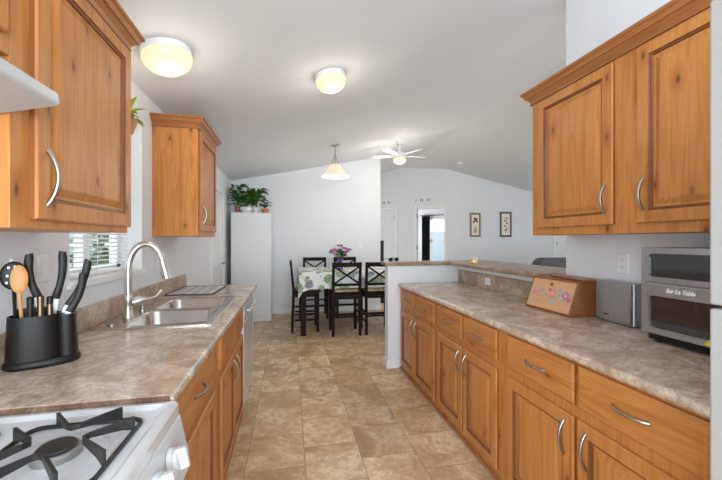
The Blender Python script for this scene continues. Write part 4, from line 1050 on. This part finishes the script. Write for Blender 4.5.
# ------------------------------------------------------------------ ceiling lights
SL = math.atan(.205)
def on_ceiling(x, y, dz=0): return Matrix.Translation((x, y, ceil_z(x)-dz)) @ Matrix.Rotation(-SL if x < 2.79 else SL, 4, 'Y')
def dome_light(label, x, y, r, watts):
    X = on_ceiling(x, y); t = thing('ceiling_light', label, 'ceiling light', X.translation)
    MB(X).lathe([(r*1.0, -.001), (r*1.03, -.02), (r*1.0, -.034)], (0, 0, 0), 36).build('base_ring', M['plastic'], t, smooth=True)
    MB(X).lathe([(r*.97, -.0345), (r*1.02, -.05), (r*.98, -.075), (r*.82, -.105), (r*.55, -.128), (r*.22, -.138), (.002, -.139)], (0, 0, 0), 36, True, False).build('glass_dome', M['dome'], t, smooth=True)
    MB(X).lathe([(.001, -.139), (.008, -.141), (.006, -.15), (.001, -.152)], (0, 0, 0), 12).build('finial', M['nickel'], t, smooth=True)
    l = bpy.data.lights.new('bulb', 'POINT'); l.energy = watts; l.color = (1, .92, .8); l.shadow_soft_size = r*.8
    o = bpy.data.objects.new('bulb', l); C.objects.link(o); o.parent = t; o.location = (X.to_3x3() @ Vector((0, 0, -.24)))
dome_light('lit frosted dome light on the ceiling over the sink', -.735, 2.25, .138, 2)
dome_light('lit frosted dome light in the middle of the kitchen ceiling', .32, 2.80, .125, 2)
pt = thing('pendant_light', 'lit alabaster bell pendant hanging over the dining table', 'pendant lamp', (.665, 5.09, 2.3))
px_, py_ = .665, 5.09; X = on_ceiling(px_, py_); cz = ceil_z(px_)
MB(X).lathe([(.07, -.001), (.068, -.012), (.03, -.025), (.012, -.03)], (0, 0, 0), 24).build('canopy', M['nickel'], pt, smooth=True)
MB().tube([(px_, py_, cz-.028), (px_, py_, 2.50)], .007, 8).build('rod', M['nickel'], pt, smooth=True)
for k in range(3):
    a = 2*PI*k/3+.4; MB().tube([(px_, py_, 2.68), (px_+.02*math.cos(a), py_+.02*math.sin(a), 2.62), (px_+.055*math.cos(a), py_+.055*math.sin(a), 2.55), (px_+.06*math.cos(a), py_+.06*math.sin(a), 2.50)], .005, 7).build('arm', M['nickel'], pt, smooth=True)
MB().lathe([(.03, 2.525), (.065, 2.515), (.105, 2.475), (.13, 2.425), (.155, 2.385), (.20, 2.345), (.215, 2.338), (.212, 2.332), (.195, 2.338), (.15, 2.378), (.125, 2.418), (.10, 2.468), (.06, 2.506), (.03, 2.515)], (px_, py_, 0), 40, True, True).build('shade', M['shade'], pt, smooth=True)
MB().ball((px_, py_, 2.41), .035, 12, 8).build('globe', emis('lit_bulb', (1, .85, .6, 1), 2.0), pt, smooth=True)
l = bpy.data.lights.new('pendant_bulb', 'POINT'); l.energy = 5; l.color = (1, .93, .84); l.shadow_soft_size = .15
o = bpy.data.objects.new('pendant_bulb', l); C.objects.link(o); o.parent = pt; o.location = (0, 0, -.14)
fn_ = thing('ceiling_fan', 'white ceiling fan with a lit bowl light in the living room', 'ceiling fan', (1.80, 5.45, 2.7))
fx_, fy_ = 1.80, 5.45; cz = ceil_z(fx_)
cz -= .12
MB().lathe([(.06, cz+.14), (.06, cz+.06), (.018, cz+.05), (.018, cz-.05), (.05, cz-.06), (.10, cz-.09), (.105, cz-.15), (.07, cz-.175)], (fx_, fy_, 0), 28).build('motor', M['whitemat'], fn_, smooth=True)
MB().lathe([(.09, cz-.176), (.11, cz-.19), (.10, cz-.235), (.06, cz-.262), (.002, cz-.27)], (fx_, fy_, 0), 28, True, False).build('bowl_light', M['dome'], fn_, smooth=True)
for k in range(5):
    a = 2*PI*k/5+.12; Xb = T(fx_, fy_, cz-.125, a) @ Matrix.Rotation(.2, 4, 'X')
    bl_ = MB(Xb).prism([(.16, -.045), (.44, -.06), (.48, -.035), (.48, .035), (.44, .06), (.16, .045)], 'z', -.003, .003).build('blade', M['whitemat'], fn_)
    MB(Xb).box(.10, .22, -.015, .015, -.009, -.0035).build('blade_iron', M['plastic'], bl_)
l = bpy.data.lights.new('fan_bulb', 'POINT'); l.energy = 13; l.color = (1, .9, .78); l.shadow_soft_size = .25
o = bpy.data.objects.new('fan_bulb', l); C.objects.link(o); o.parent = fn_; o.location = (0, 0, cz-.36-2.7)
X = on_ceiling(3.64, 6.85); sd = thing('smoke_detector', 'small white smoke detector on the sloped ceiling', 'smoke detector', X.translation)
MB(X).lathe([(.07, -.001), (.07, -.02), (.06, -.035), (.02, -.04)], (0, 0, 0), 24).build('housing', M['plastic'], sd, smooth=True)
MB(X).lathe([(.028, -.0398), (.026, -.044)], (0, 0, 0), 16).build('sensor_cap', M['whitemat'], sd)
